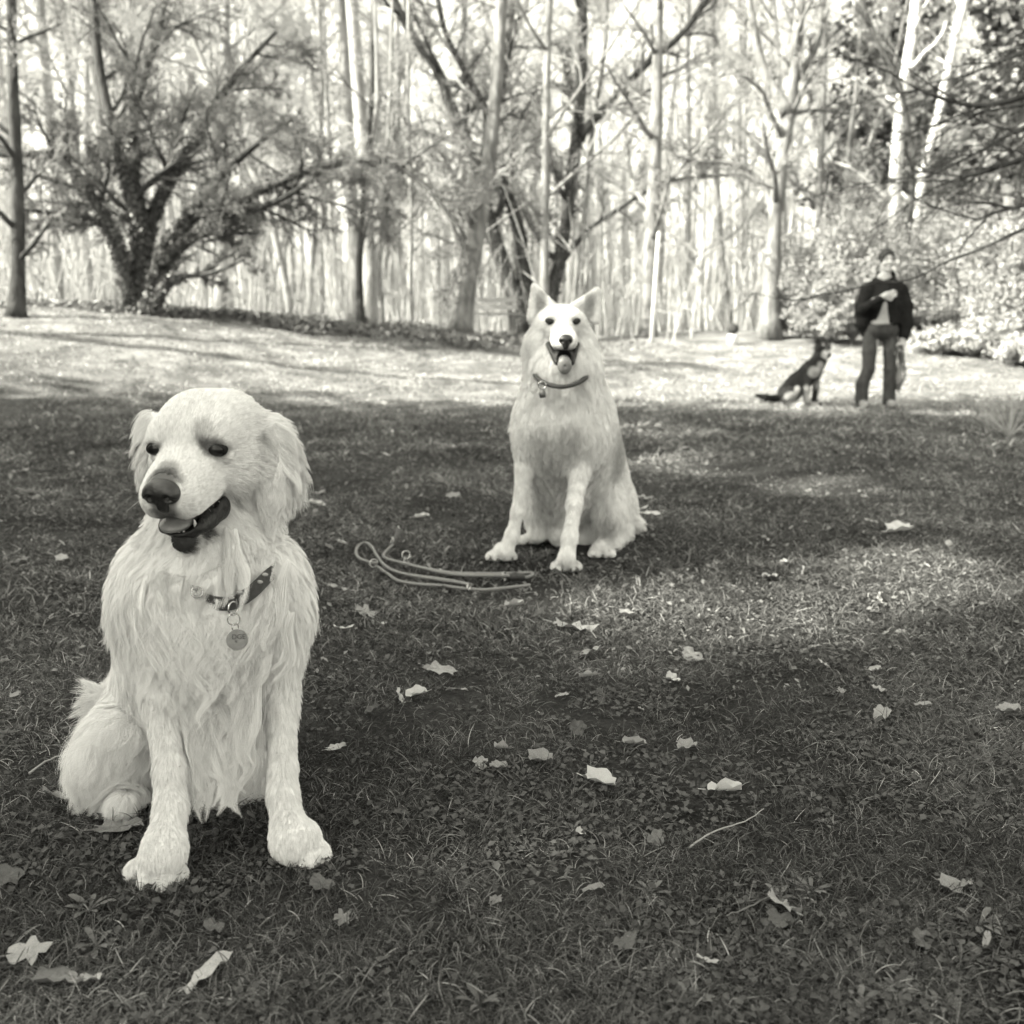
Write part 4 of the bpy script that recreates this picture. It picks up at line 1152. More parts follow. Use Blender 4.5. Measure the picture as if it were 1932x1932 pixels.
    def letters(txt, size, off, rot=0.0):
        fc = bpy.data.curves.new('lettering', 'FONT'); fc.body = txt; fc.size = size; fc.align_x = 'CENTER'; fc.align_y = 'CENTER'; fc.extrude = .0001
        o = bpy.data.objects.new('lettering', fc); COL.objects.link(o); fc.materials.append(M['ink'])
        Mx = Matrix([list(fr[0]), list(fr[1]), list(fr[2])]).to_4x4()
        # columns: side, up, outward
        sgn = 1 if fr[:, 0][0] > 0 else -1
        X = Vector(fr[:, 0] * sgn); Z = Vector(fr[:, 2]); Y = Z.cross(X)
        R4 = Matrix((X, Y, Z)).transposed().to_4x4() @ Matrix.Rotation(rot, 4, 'Z')
        loc = Vector(tc) + X * off[0] + Y * off[1] + Z * .00115
        o.parent = tg; o.matrix_world = Matrix.Translation(loc) @ R4
        o.matrix_parent_inverse = Matrix.Identity(4); o.matrix_basis = Matrix.Translation(loc) @ R4
        # the tag's own matrix is identity apart from its parent inverse, so world = local here
        me_ = bpy.data.meshes.new_from_object(o); me_.name = 'lettering'; mw = o.matrix_basis.copy(); bpy.data.objects.remove(o)
        o = bpy.data.objects.new('lettering', me_); COL.objects.link(o); o.parent = tg; o.matrix_basis = mw
        return o
    letters('DGE', .0085, (.0022, .0035))
    letters('*', .008, (-.001, -.0035))
    return root, B
FUR_N = 240000
retriever, RB = build_retriever()

# ------------------------------------------------------------------ the white dog sitting in the middle distance
def build_white_dog():
    root = empty('white_dog', on_ground(1065, 1030), 'white prick-eared shepherd dog sitting upright, facing the viewer with its tongue out', 'dog')
    B = Body((-0.14, 2.85, -0.02), (0.52, 4.02, 1.0), 0.0046)
    HF = head_frame(math.radians(-3), math.radians(6))
    SH = 3.17
    O = W(1062, 607, SH) - HF @ np.array([0, 5.2, 2.0]) / 100
    def H(r, f, u): return O + HF @ np.array([r, f, u]) / 100
    Fv, Uv = HF[:, 1], HF[:, 2]
    D = np.array([0, 0, -1.0]); C_ = np.array([0, -1.0, 0]); X_ = np.array([1.0, 0, 0])
    A = dict(len=.015, flow=D, lift=.3, curl=.3, frizz=.6)
    B.cone(W(1063, 700, 3.28), W(1062, 780, 3.34), px(70, 3.28), px(84, 3.34), k=.04, **dict(A, len=.034, lift=.5))
    B.cone(W(1072, 785, 3.42), W(1108, 930, 3.78), px(88, 3.42), px(82, 3.78), k=.05, **A)
    B.ell(W(1055, 800, 3.30), (px(70, 3.3), .11, px(80, 3.3)), k=.05, **dict(A, len=.024))
    B.ell(W(1120, 960, 3.85), (px(82, 3.85), .17, px(70, 3.85)), k=.05, **A)
    B.cone(W(1045, 850, 3.34), W(1050, 960, 3.62), px(50, 3.34), px(48, 3.6), k=.05, **dict(A, len=.02))
    for u in (1002, 1112): B.ell(W(u, 820, 3.32), (px(34, 3.3), .085, px(62, 3.3)), k=.04, **dict(A, len=.022))
    S = dict(len=.012, flow=D, lift=.2, curl=.03, frizz=.2)
    gl = on_ground(947, 1058); gr_ = on_ground(1068, 1078)
    B.chain([W(998, 830, 3.32), W(990, 885, 3.31), W(977, 965, 3.32), W(966, 1012, 3.33), W(953, 1040, 3.33)],
            [px(25, 3.3), px(15, 3.3), px(9.5, 3.3), px(10.5, 3.3), px(12.5, 3.3)], k=.02, **S)
    B.chain([W(1108, 830, 3.32), W(1092, 895, 3.29), W(1083, 955, 3.25), W(1075, 1015, 3.22), W(1069, 1052, 3.21)],
            [px(25, 3.3), px(17, 3.3), px(11.5, 3.3), px(11.5, 3.3), px(13, 3.3)], k=.02, **S)
    P = dict(len=.007, flow=D + C_, lift=.15, curl=0, frizz=.1)
    claws = []
    def paw(g, top, offs, r):
        c = g + np.array([0, .03, .028]); B.cone(top, c, px(14, 3.3), .026, k=.012, **P)
        for dx, dy in offs:
            t = g + np.array([dx, dy, r]); B.cone(c * .5 + t * .5, t, r * 1.05, r, k=.006, **P); B.cone(t, t + np.array([dx * .15, -.010, -.001]), r, r * .85, k=.006, **P)
            claws.append((t + np.array([dx * .1, -.020, 0]), t + np.array([dx * .2, -.034, -.010])))
    paw(gl, W(953, 1040, 3.33), [(-.034, .004), (-.012, -.010), (.012, -.010), (.030, .004)], .0145)
    paw(gr_, W(1069, 1052, 3.21), [(-.031, .004), (-.011, -.009), (.011, -.009), (.031, .004)], .0145)
    # haunches, hind feet, tail
    T = dict(len=.028, flow=D + X_ * .2, lift=.3, curl=.15, frizz=.3)
    B.ell(W(1150, 962, 3.62), (px(34, 3.62), .13, px(56, 3.62)), frame_from((.15, 0, 1), (0, 1, 0)) if False else None, k=.02, **T)
    B.cone(W(1165, 1000, 3.68), W(1150, 1025, 3.55), px(28, 3.65), px(16, 3.55), k=.02, **T)
    gh = on_ground(1135, 1053); B.cone(W(1150, 1025, 3.58), gh + np.array([0, .03, .028]), .03, .026, k=.015, **P)
    for dx in (-.030, -.010, .012, .032):
        t = gh + np.array([dx, 0, .014]); B.cone(gh + np.array([dx * .5, .03, .026]), t, .015, .0135, k=.005, **P)
    B.ell(W(1012, 958, 3.66), (px(22, 3.66), .12, px(52, 3.66)), k=.03, **dict(T, flow=D))
    gk = on_ground(992, 1028); B.cone(W(1015, 1005, 3.6), gk + np.array([.03, .02, .024]), .03, .022, k=.015, **P)
    for dx in (-.035, -.012):
        t = gk + np.array([dx, 0, .012]); B.cone(gk + np.array([.01, .02, .02]), t, .016, .012, k=.005, **P)
    B.ell(W(1052, 1005, 3.60), (px(16, 3.6), .05, px(22, 3.6)), k=.02, **dict(T, len=.012, flow=D))
    B.ell(W(1110, 1010, 3.75), (px(50, 3.75), .10, px(34, 3.75)), k=.03, **dict(T, flow=D))
    B.chain([W(1165, 985, 3.85), W(1188, 984, 3.80), W(1205, 992, 3.76)], [px(20, 3.85), px(16, 3.8), px(9, 3.76)], k=.02, **dict(T, len=.03, flow=X_ + D * .3))
    # head
    h = dict(len=.010, flow=-Fv, lift=.2, curl=0, frizz=.15); m_ = dict(h, len=.005)
    ruff = dict(h, len=.030, flow=-Fv * .3 - Uv + 0 * X_, lift=.5, frizz=.3)
    B.ell(H(0, -1.5, .6), np.array([8.0, 7.6, 5.9]) / 100, HF, k=.02, **h)
    for sx in (-1, 1):
        B.ell(H(2.9 * sx, 2.8, 2.2), np.array([3.2, 3.2, 3.0]) / 100, HF, k=.015, **h)
        B.ell(H(6.6 * sx, -2.0, -6.0), np.array([4.2, 5.0, 6.2]) / 100, HF, k=.025, **dict(ruff, flow=-Uv + X_ * sx * .55))
        B.ell(H(1.9 * sx, 9.6, -3.2), np.array([1.9, 4.0, 2.2]) / 100, HF, k=.012, **m_)
    B.cone(H(0, 4, -1.0), H(0, 13.2, -3.2), .034, .021, k=.02, **m_)
    B.cone(H(0, 0, -7.6), H(0, 9.3, -11.4), .036, .017, k=.02, **dict(m_, len=.012))
    B.ell(H(0, -3.5, -10.5), np.array([9.0, 6.0, 6.5]) / 100, HF, k=.03, **ruff)
    B.cone(H(0, 9, -7.6), H(0, 16, -7.6), .016, .020, k=.006, sub=True)
    for sx in (-1, 1):
        B.cone(H(3.9 * sx, 6.2, -5.4), H(2.0 * sx, 12.5, -8.6), .010, .016, k=.005, sub=True)
        B.ell(H(3.75 * sx, 5.6, 2.0), np.array([1.3, 1.2, .75]) / 100, HF, k=.006, sub=True)
    # ears: cupped triangles
    for sx, tip, b0, b1 in ((-1, (1008, 541), (1003, 594), (1042, 571)), (1, (1127, 548), (1124, 596), (1084, 571))):
        tp, p0, p1 = W(*tip, SH + .10), W(*b0, SH + .09), W(*b1, SH + .05)
        e = dict(len=.010, flow=(tp - (p0 + p1) / 2), lift=.15, curl=0, frizz=.15)
        for i in range(7):
            a = i / 6; base = p0 * (1 - a) + p1 * a + np.array([0, .022 * math.sin(a * math.pi), -.012])
            B.cone(base, tp + (base - tp) * .06, .0125, .0070, k=.006, **e)
    V, F = B.surface()
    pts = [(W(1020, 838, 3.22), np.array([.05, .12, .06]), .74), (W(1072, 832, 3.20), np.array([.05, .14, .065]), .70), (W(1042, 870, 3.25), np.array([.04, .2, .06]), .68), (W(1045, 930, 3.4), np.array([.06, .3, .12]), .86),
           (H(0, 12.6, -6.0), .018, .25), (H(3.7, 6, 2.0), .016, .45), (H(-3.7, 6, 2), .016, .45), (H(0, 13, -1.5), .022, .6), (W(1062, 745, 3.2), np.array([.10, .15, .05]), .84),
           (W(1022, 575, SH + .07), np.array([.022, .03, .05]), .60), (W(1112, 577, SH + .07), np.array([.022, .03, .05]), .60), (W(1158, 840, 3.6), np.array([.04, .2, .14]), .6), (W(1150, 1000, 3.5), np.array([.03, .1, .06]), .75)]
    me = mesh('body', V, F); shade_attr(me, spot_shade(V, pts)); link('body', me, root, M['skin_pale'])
    nrm = B.grad(V); w = np.where((nrm * (CAM - V)).sum(1) > -.1, 1.0, .25) * np.clip(.016 / B.blend(V, 'len', .02), .5, 2)
    for c, rr in [(H(0, 15, -2.6), .030), (H(3.75, 6, 2), .011), (H(-3.75, 6, 2), .011), (H(0, 11, -7.6), .024), (H(3, 8, -6.8), .016), (H(-3, 8, -6.8), .016)]: w = w * (np.linalg.norm(V - c, axis=1) > rr)
    w = np.where(V[:, 2] < gz(V[:, 0], V[:, 1]) + .004, 0, w)
    P_, R_, rt, ls = fur(B, V, F, 130000, 12, w, steps=7, clumps=4500, clump=.65, rad=.00036, floor=.0)
    r = np.random.default_rng(5)
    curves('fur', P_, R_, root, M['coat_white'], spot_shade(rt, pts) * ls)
    def part(name, build, lo, hi, m, hh=.0022):
        b = Body(lo, hi, hh); build(b); v, f = b.surface(); link(name, mesh(name, v, f), root, M[m])
    def nose(b):
        b.ell(H(0, 14.6, -2.4), np.array([2.15, 1.5, 1.6]) / 100, HF, k=.004); b.ell(H(0, 14.8, -4.0), np.array([1.0, 1.0, 1.3]) / 100, HF, k=.006)
        for sx in (-1, 1): b.ell(H(1.2 * sx, 16.0, -2.9), np.array([.55, .8, .55]) / 100, HF, k=.003, sub=True)
    part('nose', nose, H(0, 15, -3) - .045, H(0, 15, -3) + .045, 'nose', .0018)
    for sx in (-1, 1):
        c = H(3.7 * sx, 5.1, 2.0); v, f = ball(c, .0115); link('eye', mesh('eye', v, f), root, M['eye'])
        def lid(b):
            b.ell(c, np.array([1.75, 1.25, 1.10]) / 100, head_frame(math.radians(-3), math.radians(6), math.radians(20 * sx)), k=.002); b.ell(H(3.7 * sx, 6.8, 2.0), np.array([1.35, 1.3, .48]) / 100, head_frame(math.radians(-3), math.radians(6), math.radians(22 * sx)), k=.003, sub=True)
        part('eyelid', lid, c - .024, c + .024, 'lip', .0016)
    def mouth(b):
        b.ell(H(0, 7.5, -8.0), np.array([3.6, 5.0, 2.6]) / 100, HF, k=.005)
        for sx in (-1, 1): b.cone(H(4.4 * sx, 5.9, -4.6), H(2.2 * sx, 11.6, -9.4), .008, .009, k=.006)
        b.ell(H(0, 13.5, -7.4), np.array([2.4, 4, 1.8]) / 100, HF, k=.004, sub=True)
    part('lips', mouth, H(0, 8, -8) - .075, H(0, 8, -8) + .075, 'lip')
    def tongue(b):
        b.cone(H(0, 6, -8.6), H(0, 11.0, -9.2), .015, .019, k=.006); b.ell(H(0, 12.6, -10.2), np.array([2.15, 1.3, 2.6]) / 100, HF, k=.008); b.cone(H(0, 8, -6.8), H(0, 14.8, -11), .0015, .0015, k=.006, sub=True)
    part('tongue', tongue, H(0, 10, -9.5) - .07, H(0, 10, -9.5) + .07, 'tongue')
    for a, b_ in claws:
        v, f = tube([a, (a + b_) / 2, b_], [.004, .003, .001], 6); link('claw', mesh('claw', v, f), root, M['claw'])
    fr = [W(1008, 706, 3.22), W(1020, 719, 3.14), W(1045, 728, 3.10), W(1068, 729, 3.10), W(1092, 721, 3.14), W(1112, 706, 3.22)]
    loop = spline(fr + [W(1120, 690, 3.36), W(1062, 680, 3.44), W(1004, 690, 3.36), fr[0]], 44)
    v, f = tube(loop[:-1], .0075, 8, False); n = 43
    f += [((n - 1) * 8 + k, (n - 1) * 8 + (k + 1) % 8, (k + 1) % 8, k) for k in range(8)]
    col = link('collar', mesh('collar', v, f), root, M['webbing'])
    c = W(1023, 727, 3.10); v, f = tube([c + .011 * np.array([math.cos(a), 0, math.sin(a)]) for a in np.linspace(0, 6.283, 17)], .0022, 6, False); link('ring', mesh('ring', v, f), col, M['steel'])
    v, f = tube([c + np.array([0, -.002, -.010]), c + np.array([0, -.004, -.022]), c + np.array([.002, -.004, -.036])], [.005, .011, .009], 10); link('tag', mesh('tag', v, f), col, M['tag'])
    return root
white_dog = build_white_dog()

# ------------------------------------------------------------------ black dog and the standing person far behind
M['denim'] = mat('dark_denim', 0.035, 0.07, rough=0.9, scale=30, bump=.004, bscale=60, stretch=(1, 1, .4), spec=.1)
M['wool'] = mat('dark_fleece', 0.010, 0.022, rough=0.95, scale=40, bump=.004, bscale=90, spec=.05)
M['shirt'] = mat('pale_shirt', 0.30, 0.42, rough=0.9, scale=12, bump=.004, spec=.1)
M['skin'] = mat('skin', 0.42, 0.48, rough=0.6, scale=14, spec=.3)
M['hair'] = mat('dark_hair', 0.015, 0.035, rough=0.7, scale=60, spec=.3)
M['shoe'] = mat('walking_shoe', 0.10, 0.25, rough=0.8, scale=25, bump=.003)
M['rope'] = mat('leash_rope', 0.13, 0.20, rough=0.75, scale=400, bump=.0006, bscale=700, spec=.3)
M['leather'] = mat('dark_leather', 0.02, 0.05, rough=0.5, scale=80)
def build_black_dog():
    g0 = on_ground(1505, 764); S_ = float((on_ground(1522, 768) - CAM) @ FWD)
    root = empty('black_dog', g0, 'black and tan dog with white legs sitting beside the standing person', 'dog')
    c = W(1500, 705, S_)
    B = Body(c - np.array([.52, .36, .46]), c + np.array([.50, .40, .50]), .0075)
    D = np.array([0, 0, -1.0]); k_ = .08
    A = dict(len=.020, flow=D + np.array([-.5, 0, 0]), lift=.3, frizz=.3, curl=.1)
    def Q(u, v, d=0.0): return W(u, v, S_ + d)
    B.chain([Q(1545, 680), Q(1530, 700), Q(1505, 725, .03), Q(1487, 742, .08)], [px(12, S_), px(17, S_), px(19, S_), px(19, S_)], k=.05, **A)
    B.ell(Q(1537, 700, -.02), (px(11, S_), .10, px(14, S_)), k=.04, **A)
    B.ell(Q(1492, 742, -.04), (px(17, S_), .11, px(17, S_)), k=.04, **A)
    B.chain([Q(1480, 748, .08), Q(1462, 752, .05), Q(1445, 750), Q(1430, 746)], [px(7, S_), px(5, S_), px(4, S_), px(2.5, S_)], k=.03, **dict(A, flow=np.array([-1., 0, 0]), len=.03))
    S = dict(len=.010, flow=D, lift=.2)
    gb = on_ground(1522, 768)
    def G(dx, dy):
        q = gb + np.array([dx, dy, 0]); q[2] = float(gz(q[0], q[1])); return q
    gp = G(.02, -.02)
    B.chain([Q(1525, 712, -.06), Q(1521, 735, -.08), Q(1522, 755, -.08), gp + np.array([0, .02, .035])], [px(8, S_), px(6, S_), px(5, S_), px(5, S_)], k=.03, **S)
    B.cone(gp + np.array([0, .02, .03]), gp + np.array([.07, -.03, .026]), .035, .024, k=.02, **S)
    gq = G(.12, .10)
    B.chain([Q(1540, 708, .06), Q(1540, 730, .06), gq + np.array([-.02, 0, .04])], [px(7, S_), px(5, S_), px(4.5, S_)], k=.03, **S)
    B.cone(gq + np.array([-.02, 0, .03]), gq + np.array([.05, -.02, .024]), .03, .022, k=.02, **S)
    gh = G(-.24, -.06)
    B.cone(Q(1506, 735, -.12), Q(1480, 756, -.10), px(8, S_), px(6, S_), k=.03, **S); B.cone(gh + np.array([0, .0, .035]), G(-.08, -.10) + np.array([0, 0, .03]), .035, .028, k=.02, **S)
    HF = head_frame(math.radians(-14), math.radians(10)); O = Q(1553, 657, -.05)
    def H(r, f, u): return O + HF @ np.array([r, f, u]) / 100
    h = dict(len=.008, flow=-HF[:, 1], lift=.2)
    B.ell(H(0, -1, 1.5), np.array([8.0, 8.6, 7.0]) / 100, HF, k=.02, **h)
    B.cone(H(0, 4, -2), H(0, 13, -5), .042, .026, k=.025, **h); B.cone(H(0, 2, -7), H(0, 10, -9), .03, .018, k=.02, **h)
    B.cone(H(0, -2, -3), Q(1543, 685, .02), .065, .08, k=.04, **h)
    for sx in (-1, 1):
        B.cone(H(5.5 * sx, -2, 6), H(9.0 * sx, -2, 10.5), .030, .022, k=.015, **h); B.cone(H(9.0 * sx, -2, 10.5), H(11.8 * sx, 3.0, 7.6), .020, .011, k=.01, **h)
    V, F = B.surface()
    def shade(P):
        s = np.full(len(P), .022)
        for cc, rr, val in [(Q(1521, 752, -.08), np.array([.055, .3, .16]), .42), (gp + np.array([.03, 0, 0]), .11, .45), (Q(1537, 702, -.12), np.array([.075, .12, .07]), .38), (Q(1541, 722, .05), np.array([.05, .12, .09]), .30),
                            (Q(1493, 748, -.14), np.array([.08, .1, .06]), .30), (gh + np.array([.08, -.02, .03]), np.array([.16, .1, .06]), .42), (H(0, 10, -3), np.array([.05, .09, .035]), .42), (H(-2.5, 9, -5.5), .05, .40), (H(0, 12, -9), .045, .4), (H(0, 6, 0.5), np.array([.016, .12, .05]), .10),
                            (H(3.2, 5.5, 4.6), .014, .35), (H(-3.2, 5.5, 4.6), .014, .35), (Q(1550, 690, -.1), np.array([.05, .1, .06]), .35), (Q(1506, 737, -.2), np.array([.035, .12, .07]), .38)]:
            d = np.linalg.norm((P - cc) / (rr if np.ndim(rr) else np.full(3, rr)), axis=1); w = 1 - smooth(.7, 1.1, d); s = s * (1 - w) + val * w
        return s
    me = mesh('body', V, F); shade_attr(me, shade(V)); link('body', me, root, M['coat_dark'])
    P_, R_, rt, ls = fur(B, V, F, 26000, 13, np.ones(len(V)), steps=5, clumps=1500, clump=.3, rad=.0011, floor=0)
    P_[..., 2] = np.maximum(P_[..., 2], gz(P_[..., 0], P_[..., 1]) + .003)
    curves('fur', P_, R_, root, M['coat_dark'], shade(rt) * ls)
    v, f = ball(H(0, 14.6, -4.2), np.array([2.3, 1.6, 1.9]) / 100, HF, 12, 8); link('nose', mesh('nose', v, f), root, M['nose'])
    for sx in (-1, 1):
        v, f = ball(H(3.4 * sx, 5.7, 1.8), .0125, n=12, m=8); link('eye', mesh('eye', v, f), root, M['eye'])
    v, f = ball(H(0, 12.2, -8.2), np.array([1.8, 2.6, .8]) / 100, HF, 12, 8); link('tongue', mesh('tongue', v, f), root, M['tongue'])
    return root
black_dog = build_black_dog()

def build_person():
    gL = on_ground(1628, 770); gR = gL + np.array([.30, 0, 0]); gR[2] = float(gz(gR[0], gR[1])); S_ = float(((gL + gR) / 2 - CAM) @ FWD)
    root = empty('person', (gL + gR) / 2, 'person in dark jacket and jeans, one hand at the chest, the other holding leashes', 'person')
    def Q(u, v, d=0.0): return W(u, v, S_ + d)
    p = lambda n: px(n, S_)
    c = Q(1667, 620)
    lo, hi = c - np.array([.48, .32, .98]), c + np.array([.48, .35, 1.02])
    def make(name, build, m, h=.008, l=lo, t=hi):
        b = Body(l, t, h); build(b); v, f = b.surface(); return link(name, mesh(name, v, f), root, M[m])
    # one body: head with face, neck, torso, arms, hands with fingers, legs
    HC = Q(1673, 492)
    def body(b):
        b.ell(HC + np.array([0, 0, .010]), (.074, .095, .105), k=.02); b.ell(HC + np.array([0, -.015, -.065]), (.058, .075, .065), k=.03)
        b.cone(HC + np.array([0, -.078, .01]), HC + np.array([0, -.108, -.030]), .011, .017, k=.012)
        for sx in (-1, 1):
            b.ell(HC + np.array([.076 * sx, .01, -.01]), (.012, .02, .032), k=.008); b.ell(HC + np.array([.042 * sx, -.07, -.035]), (.024, .02, .02), k=.015)
            b.ell(HC + np.array([.030 * sx, -.098, .012]), (.017, .02, .010), k=.010, sub=True)
        b.ell(HC + np.array([0, -.086, -.072]), (.026, .018, .007), k=.006); b.ell(HC + np.array([0, -.075, -.102]), (.026, .025, .02), k=.015)
        b.cone(HC + np.array([0, .02, -.09]), Q(1668, 530, .03), .052, .060, k=.03)
        b.chain([Q(1668, 545, .03), Q(1666, 590, .03), Q(1662, 622, .03)], [.10, .095, .095], k=.06)
        for uu in (1636, 1700): b.cone(Q(1668, 542, .03), Q(uu, 548, .03), .07, .062, k=.04)
        b.chain([Q(1636, 548, .03), Q(1627, 588, .0), Q(1648, 570, -.17)], [.055, .045, .038], k=.02); b.chain([Q(1648, 570, -.17), Q(1668, 559, -.22)], [.036, .030], k=.02)
        b.chain([Q(1700, 548, .03), Q(1708, 596, .03), Q(1704, 640, -.02)], [.055, .045, .034], k=.02)
        for (hc, dirs) in ((Q(1674, 557, -.22), (1, 0, .25)), (Q(1702, 650, -.03), (-.15, -.1, -1))):
            a = np.array(dirs, float); a /= np.linalg.norm(a); fr = frame_from(a, (0, -1, 0.1))
            b.ell(hc, (.040, .016, .045), fr, k=.012)
            for i, (o, L) in enumerate([(-.030, .058), (-.010, .070), (.010, .068), (.029, .052)]):
                r0 = hc + fr @ np.array([o, 0, .035]); m_ = r0 + fr @ np.array([0, .012, L * .5]); e = m_ + fr @ np.array([0, .030, L * .22])
                b.cone(r0, m_, .0098, .009, k=.003); b.cone(m_, e, .009, .0078, k=.003)
            r0 = hc + fr @ np.array([-.038, 0, -.012]); b.chain([r0, r0 + fr @ np.array([-.022, .014, .030]), r0 + fr @ np.array([-.014, .028, .052])], [.012, .010, .008], k=.004)
        for gx, hip, kn in ((gL, (1648, 632), (1640, 697)), (gR, (1678, 632), (1679, 697))):
            b.chain([Q(*hip, .03), Q(*kn, .0), gx + np.array([0, .06, .09])], [.066, .048, .040], k=.03); b.cone(gx + np.array([0, .07, .05]), gx + np.array([0, -.08, .035]), .042, .034, k=.03)
    make('body', body, 'skin', .0052)
    def jeans(b):
        b.cone(Q(1652, 624, .02), Q(1676, 624, .02), .112, .112, k=.05)
        b.floor_at(-9)
        for hx, kx, fx, gx in ((1641, 1640, 1631, gL), (1680, 1680, 1680, gR)):
            b.chain([Q(hx, 634, .03), Q(kx, 665, .0), Q(kx - 1, 697, -.01), gx + np.array([0, .06, .26]), gx + np.array([0, .06, .07])], [p(14), p(13), p(11.5), p(11.8), p(11.8)], k=.02)
            r = np.random.default_rng(8)
            for vv in (640, 652, 692, 700, 708, 740, 750): b.cone(Q(hx - 14, vv + r.uniform(-3, 3), -.09), Q(hx + 14, vv + r.uniform(-4, 4), -.09), .010, .008, k=.02, sub=True)
        top = Q(1664, 607)[2]; zz = b.lo[2] + b.h * np.arange(b.n[2]); b.g = np.maximum(b.g, (zz - top)[None, None, :].astype(np.float32))
    make('jeans', jeans, 'denim')
    def shirt(b):
        b.chain([Q(1668, 528, .0), Q(1667, 575, .02), Q(1663, 612, .02)], [.085, .132, .138], k=.03); b.floor_at(Q(1663, 613)[2])
    make('shirt', shirt, 'shirt')
    def jacket(b):
        b.chain([Q(1668, 540, .04), Q(1668, 575, .04), Q(1667, 612, .04)], [.135, .172, .172], k=.06)
        for uu in (1641, 1696): b.cone(Q(1668, 538, .04), Q(uu, 546, .03), .08, .085, k=.05)
        b.cone(Q(1662, 521, .05), Q(1680, 521, .05), .060, .060, k=.02)
        b.floor_at(Q(1663, 611)[2])
        b.cone(Q(1669, 505, -.12), Q(1669, 530, -.16), .045, .032, k=.01, sub=True); b.cone(Q(1669, 530, -.16), Q(1672, 560, -.18), .032, .035, k=.01, sub=True)
        b.cone(Q(1671, 570, -.16), Q(1666, 618, -.16), .05, .105, k=.01, sub=True)
        b.cone(HC + np.array([0, -.01, .02]), HC + np.array([0, -.02, -.085]), .10, .075, k=.01, sub=True)
        b.chain([Q(1700, 550, .03), Q(1708, 578, .03), Q(1709, 612, .01), Q(1706, 634, -.01)], [p(14), p(13.5), p(13), p(10)], k=.03)
        b.chain([Q(1636, 550, .03), Q(1627, 580, .03), Q(1626, 612, .03), Q(1630, 630, .03)], [p(14), p(13.5), p(11), p(6)], k=.03)
        r = np.random.default_rng(9)
        for _ in range(22):
            a = Q(r.choice([1620, 1628, 1700, 1710]), r.uniform(550, 625), -.15); bb = a + r.normal(0, .08, 3); b.cone(a, bb, .014, .006, k=.03, sub=True)
        b.cone(Q(1627, 586, -.02), Q(1645, 574, -.17), p(11), p(9), k=.015); b.cone(Q(1645, 574, -.17), Q(1661, 564, -.21), p(8.5), p(6.5), k=.01)
    make('jacket', jacket, 'wool', .0072)
    def hair(b):
        b.ell(HC + np.array([0, .012, .032]), (.088, .114, .106), k=.02); b.cone(HC + np.array([0, .06, -.02]), HC + np.array([0, .05, -.07]), .06, .045, k=.03)
        b.ell(HC + np.array([0, -.118, -.030]), (.070, .080, .098), k=.015, sub=True)
    make('hair', hair, 'hair', .006, HC - .16, HC + .16)
    for sx in (-1, 1):
        v, f = ball(HC + np.array([.029 * sx, -.083, .010]), (.011, .009, .006), n=10, m=6); link('eye', mesh('eye', v, f), root, M['eye'])
    for gx in (gL, gR):
        v, f = (lambda b: (b.cone(gx + np.array([0, .06, .05]), gx + np.array([0, -.06, .042]), .048, .042, k=.02), b.cone(gx + np.array([0, -.06, .036]), gx + np.array([0, -.115, .034]), .042, .034, k=.02), b.surface())[-1])(Body(gx - .2, gx + .2, .007))
        v[:, 2] = np.maximum(v[:, 2], gx[2] + .001); link('shoe', mesh('shoe', v, f), root, M['shoe'])
    # leashes hanging from the hand
    H0 = Q(1700, 652, -.06)
    lr = empty('hanging_leash', H0, 'bundle of leashes hanging from the hand of the standing person', 'leash')
    r = np.random.default_rng(4)
    for i in range(5):
        a, bq, d = Q(1694 + 2.4 * i, 655, -.07 + .02 * r.normal()), Q(1690 + 4 * i, 700, -.06 + .02 * r.normal()), Q(1692 + 2.2 * i, 738 - 5 * abs(i - 1), -.05)
        v, f = tube(spline([H0, a, bq, d, d + np.array([.014, 0, .006]), Q(1693 + 4 * i, 700, -.05), Q(1700, 653, -.05)], 26), .0065, 6)
        link('strap', mesh('strap', v, f), lr, M['rope'] if i % 2 else M['leather'])
    for i, (u, v_) in enumerate([(1698, 662), (1690, 668), (1705, 690)]):
        cc = Q(u, v_, -.10); v, f = tube([cc + .018 * np.array([math.cos(a), 0, math.sin(a)]) for a in np.linspace(0, 6.283, 15)], .004, 6, False); link('ring', mesh('ring', v, f), lr, M['steel'])
build_person()

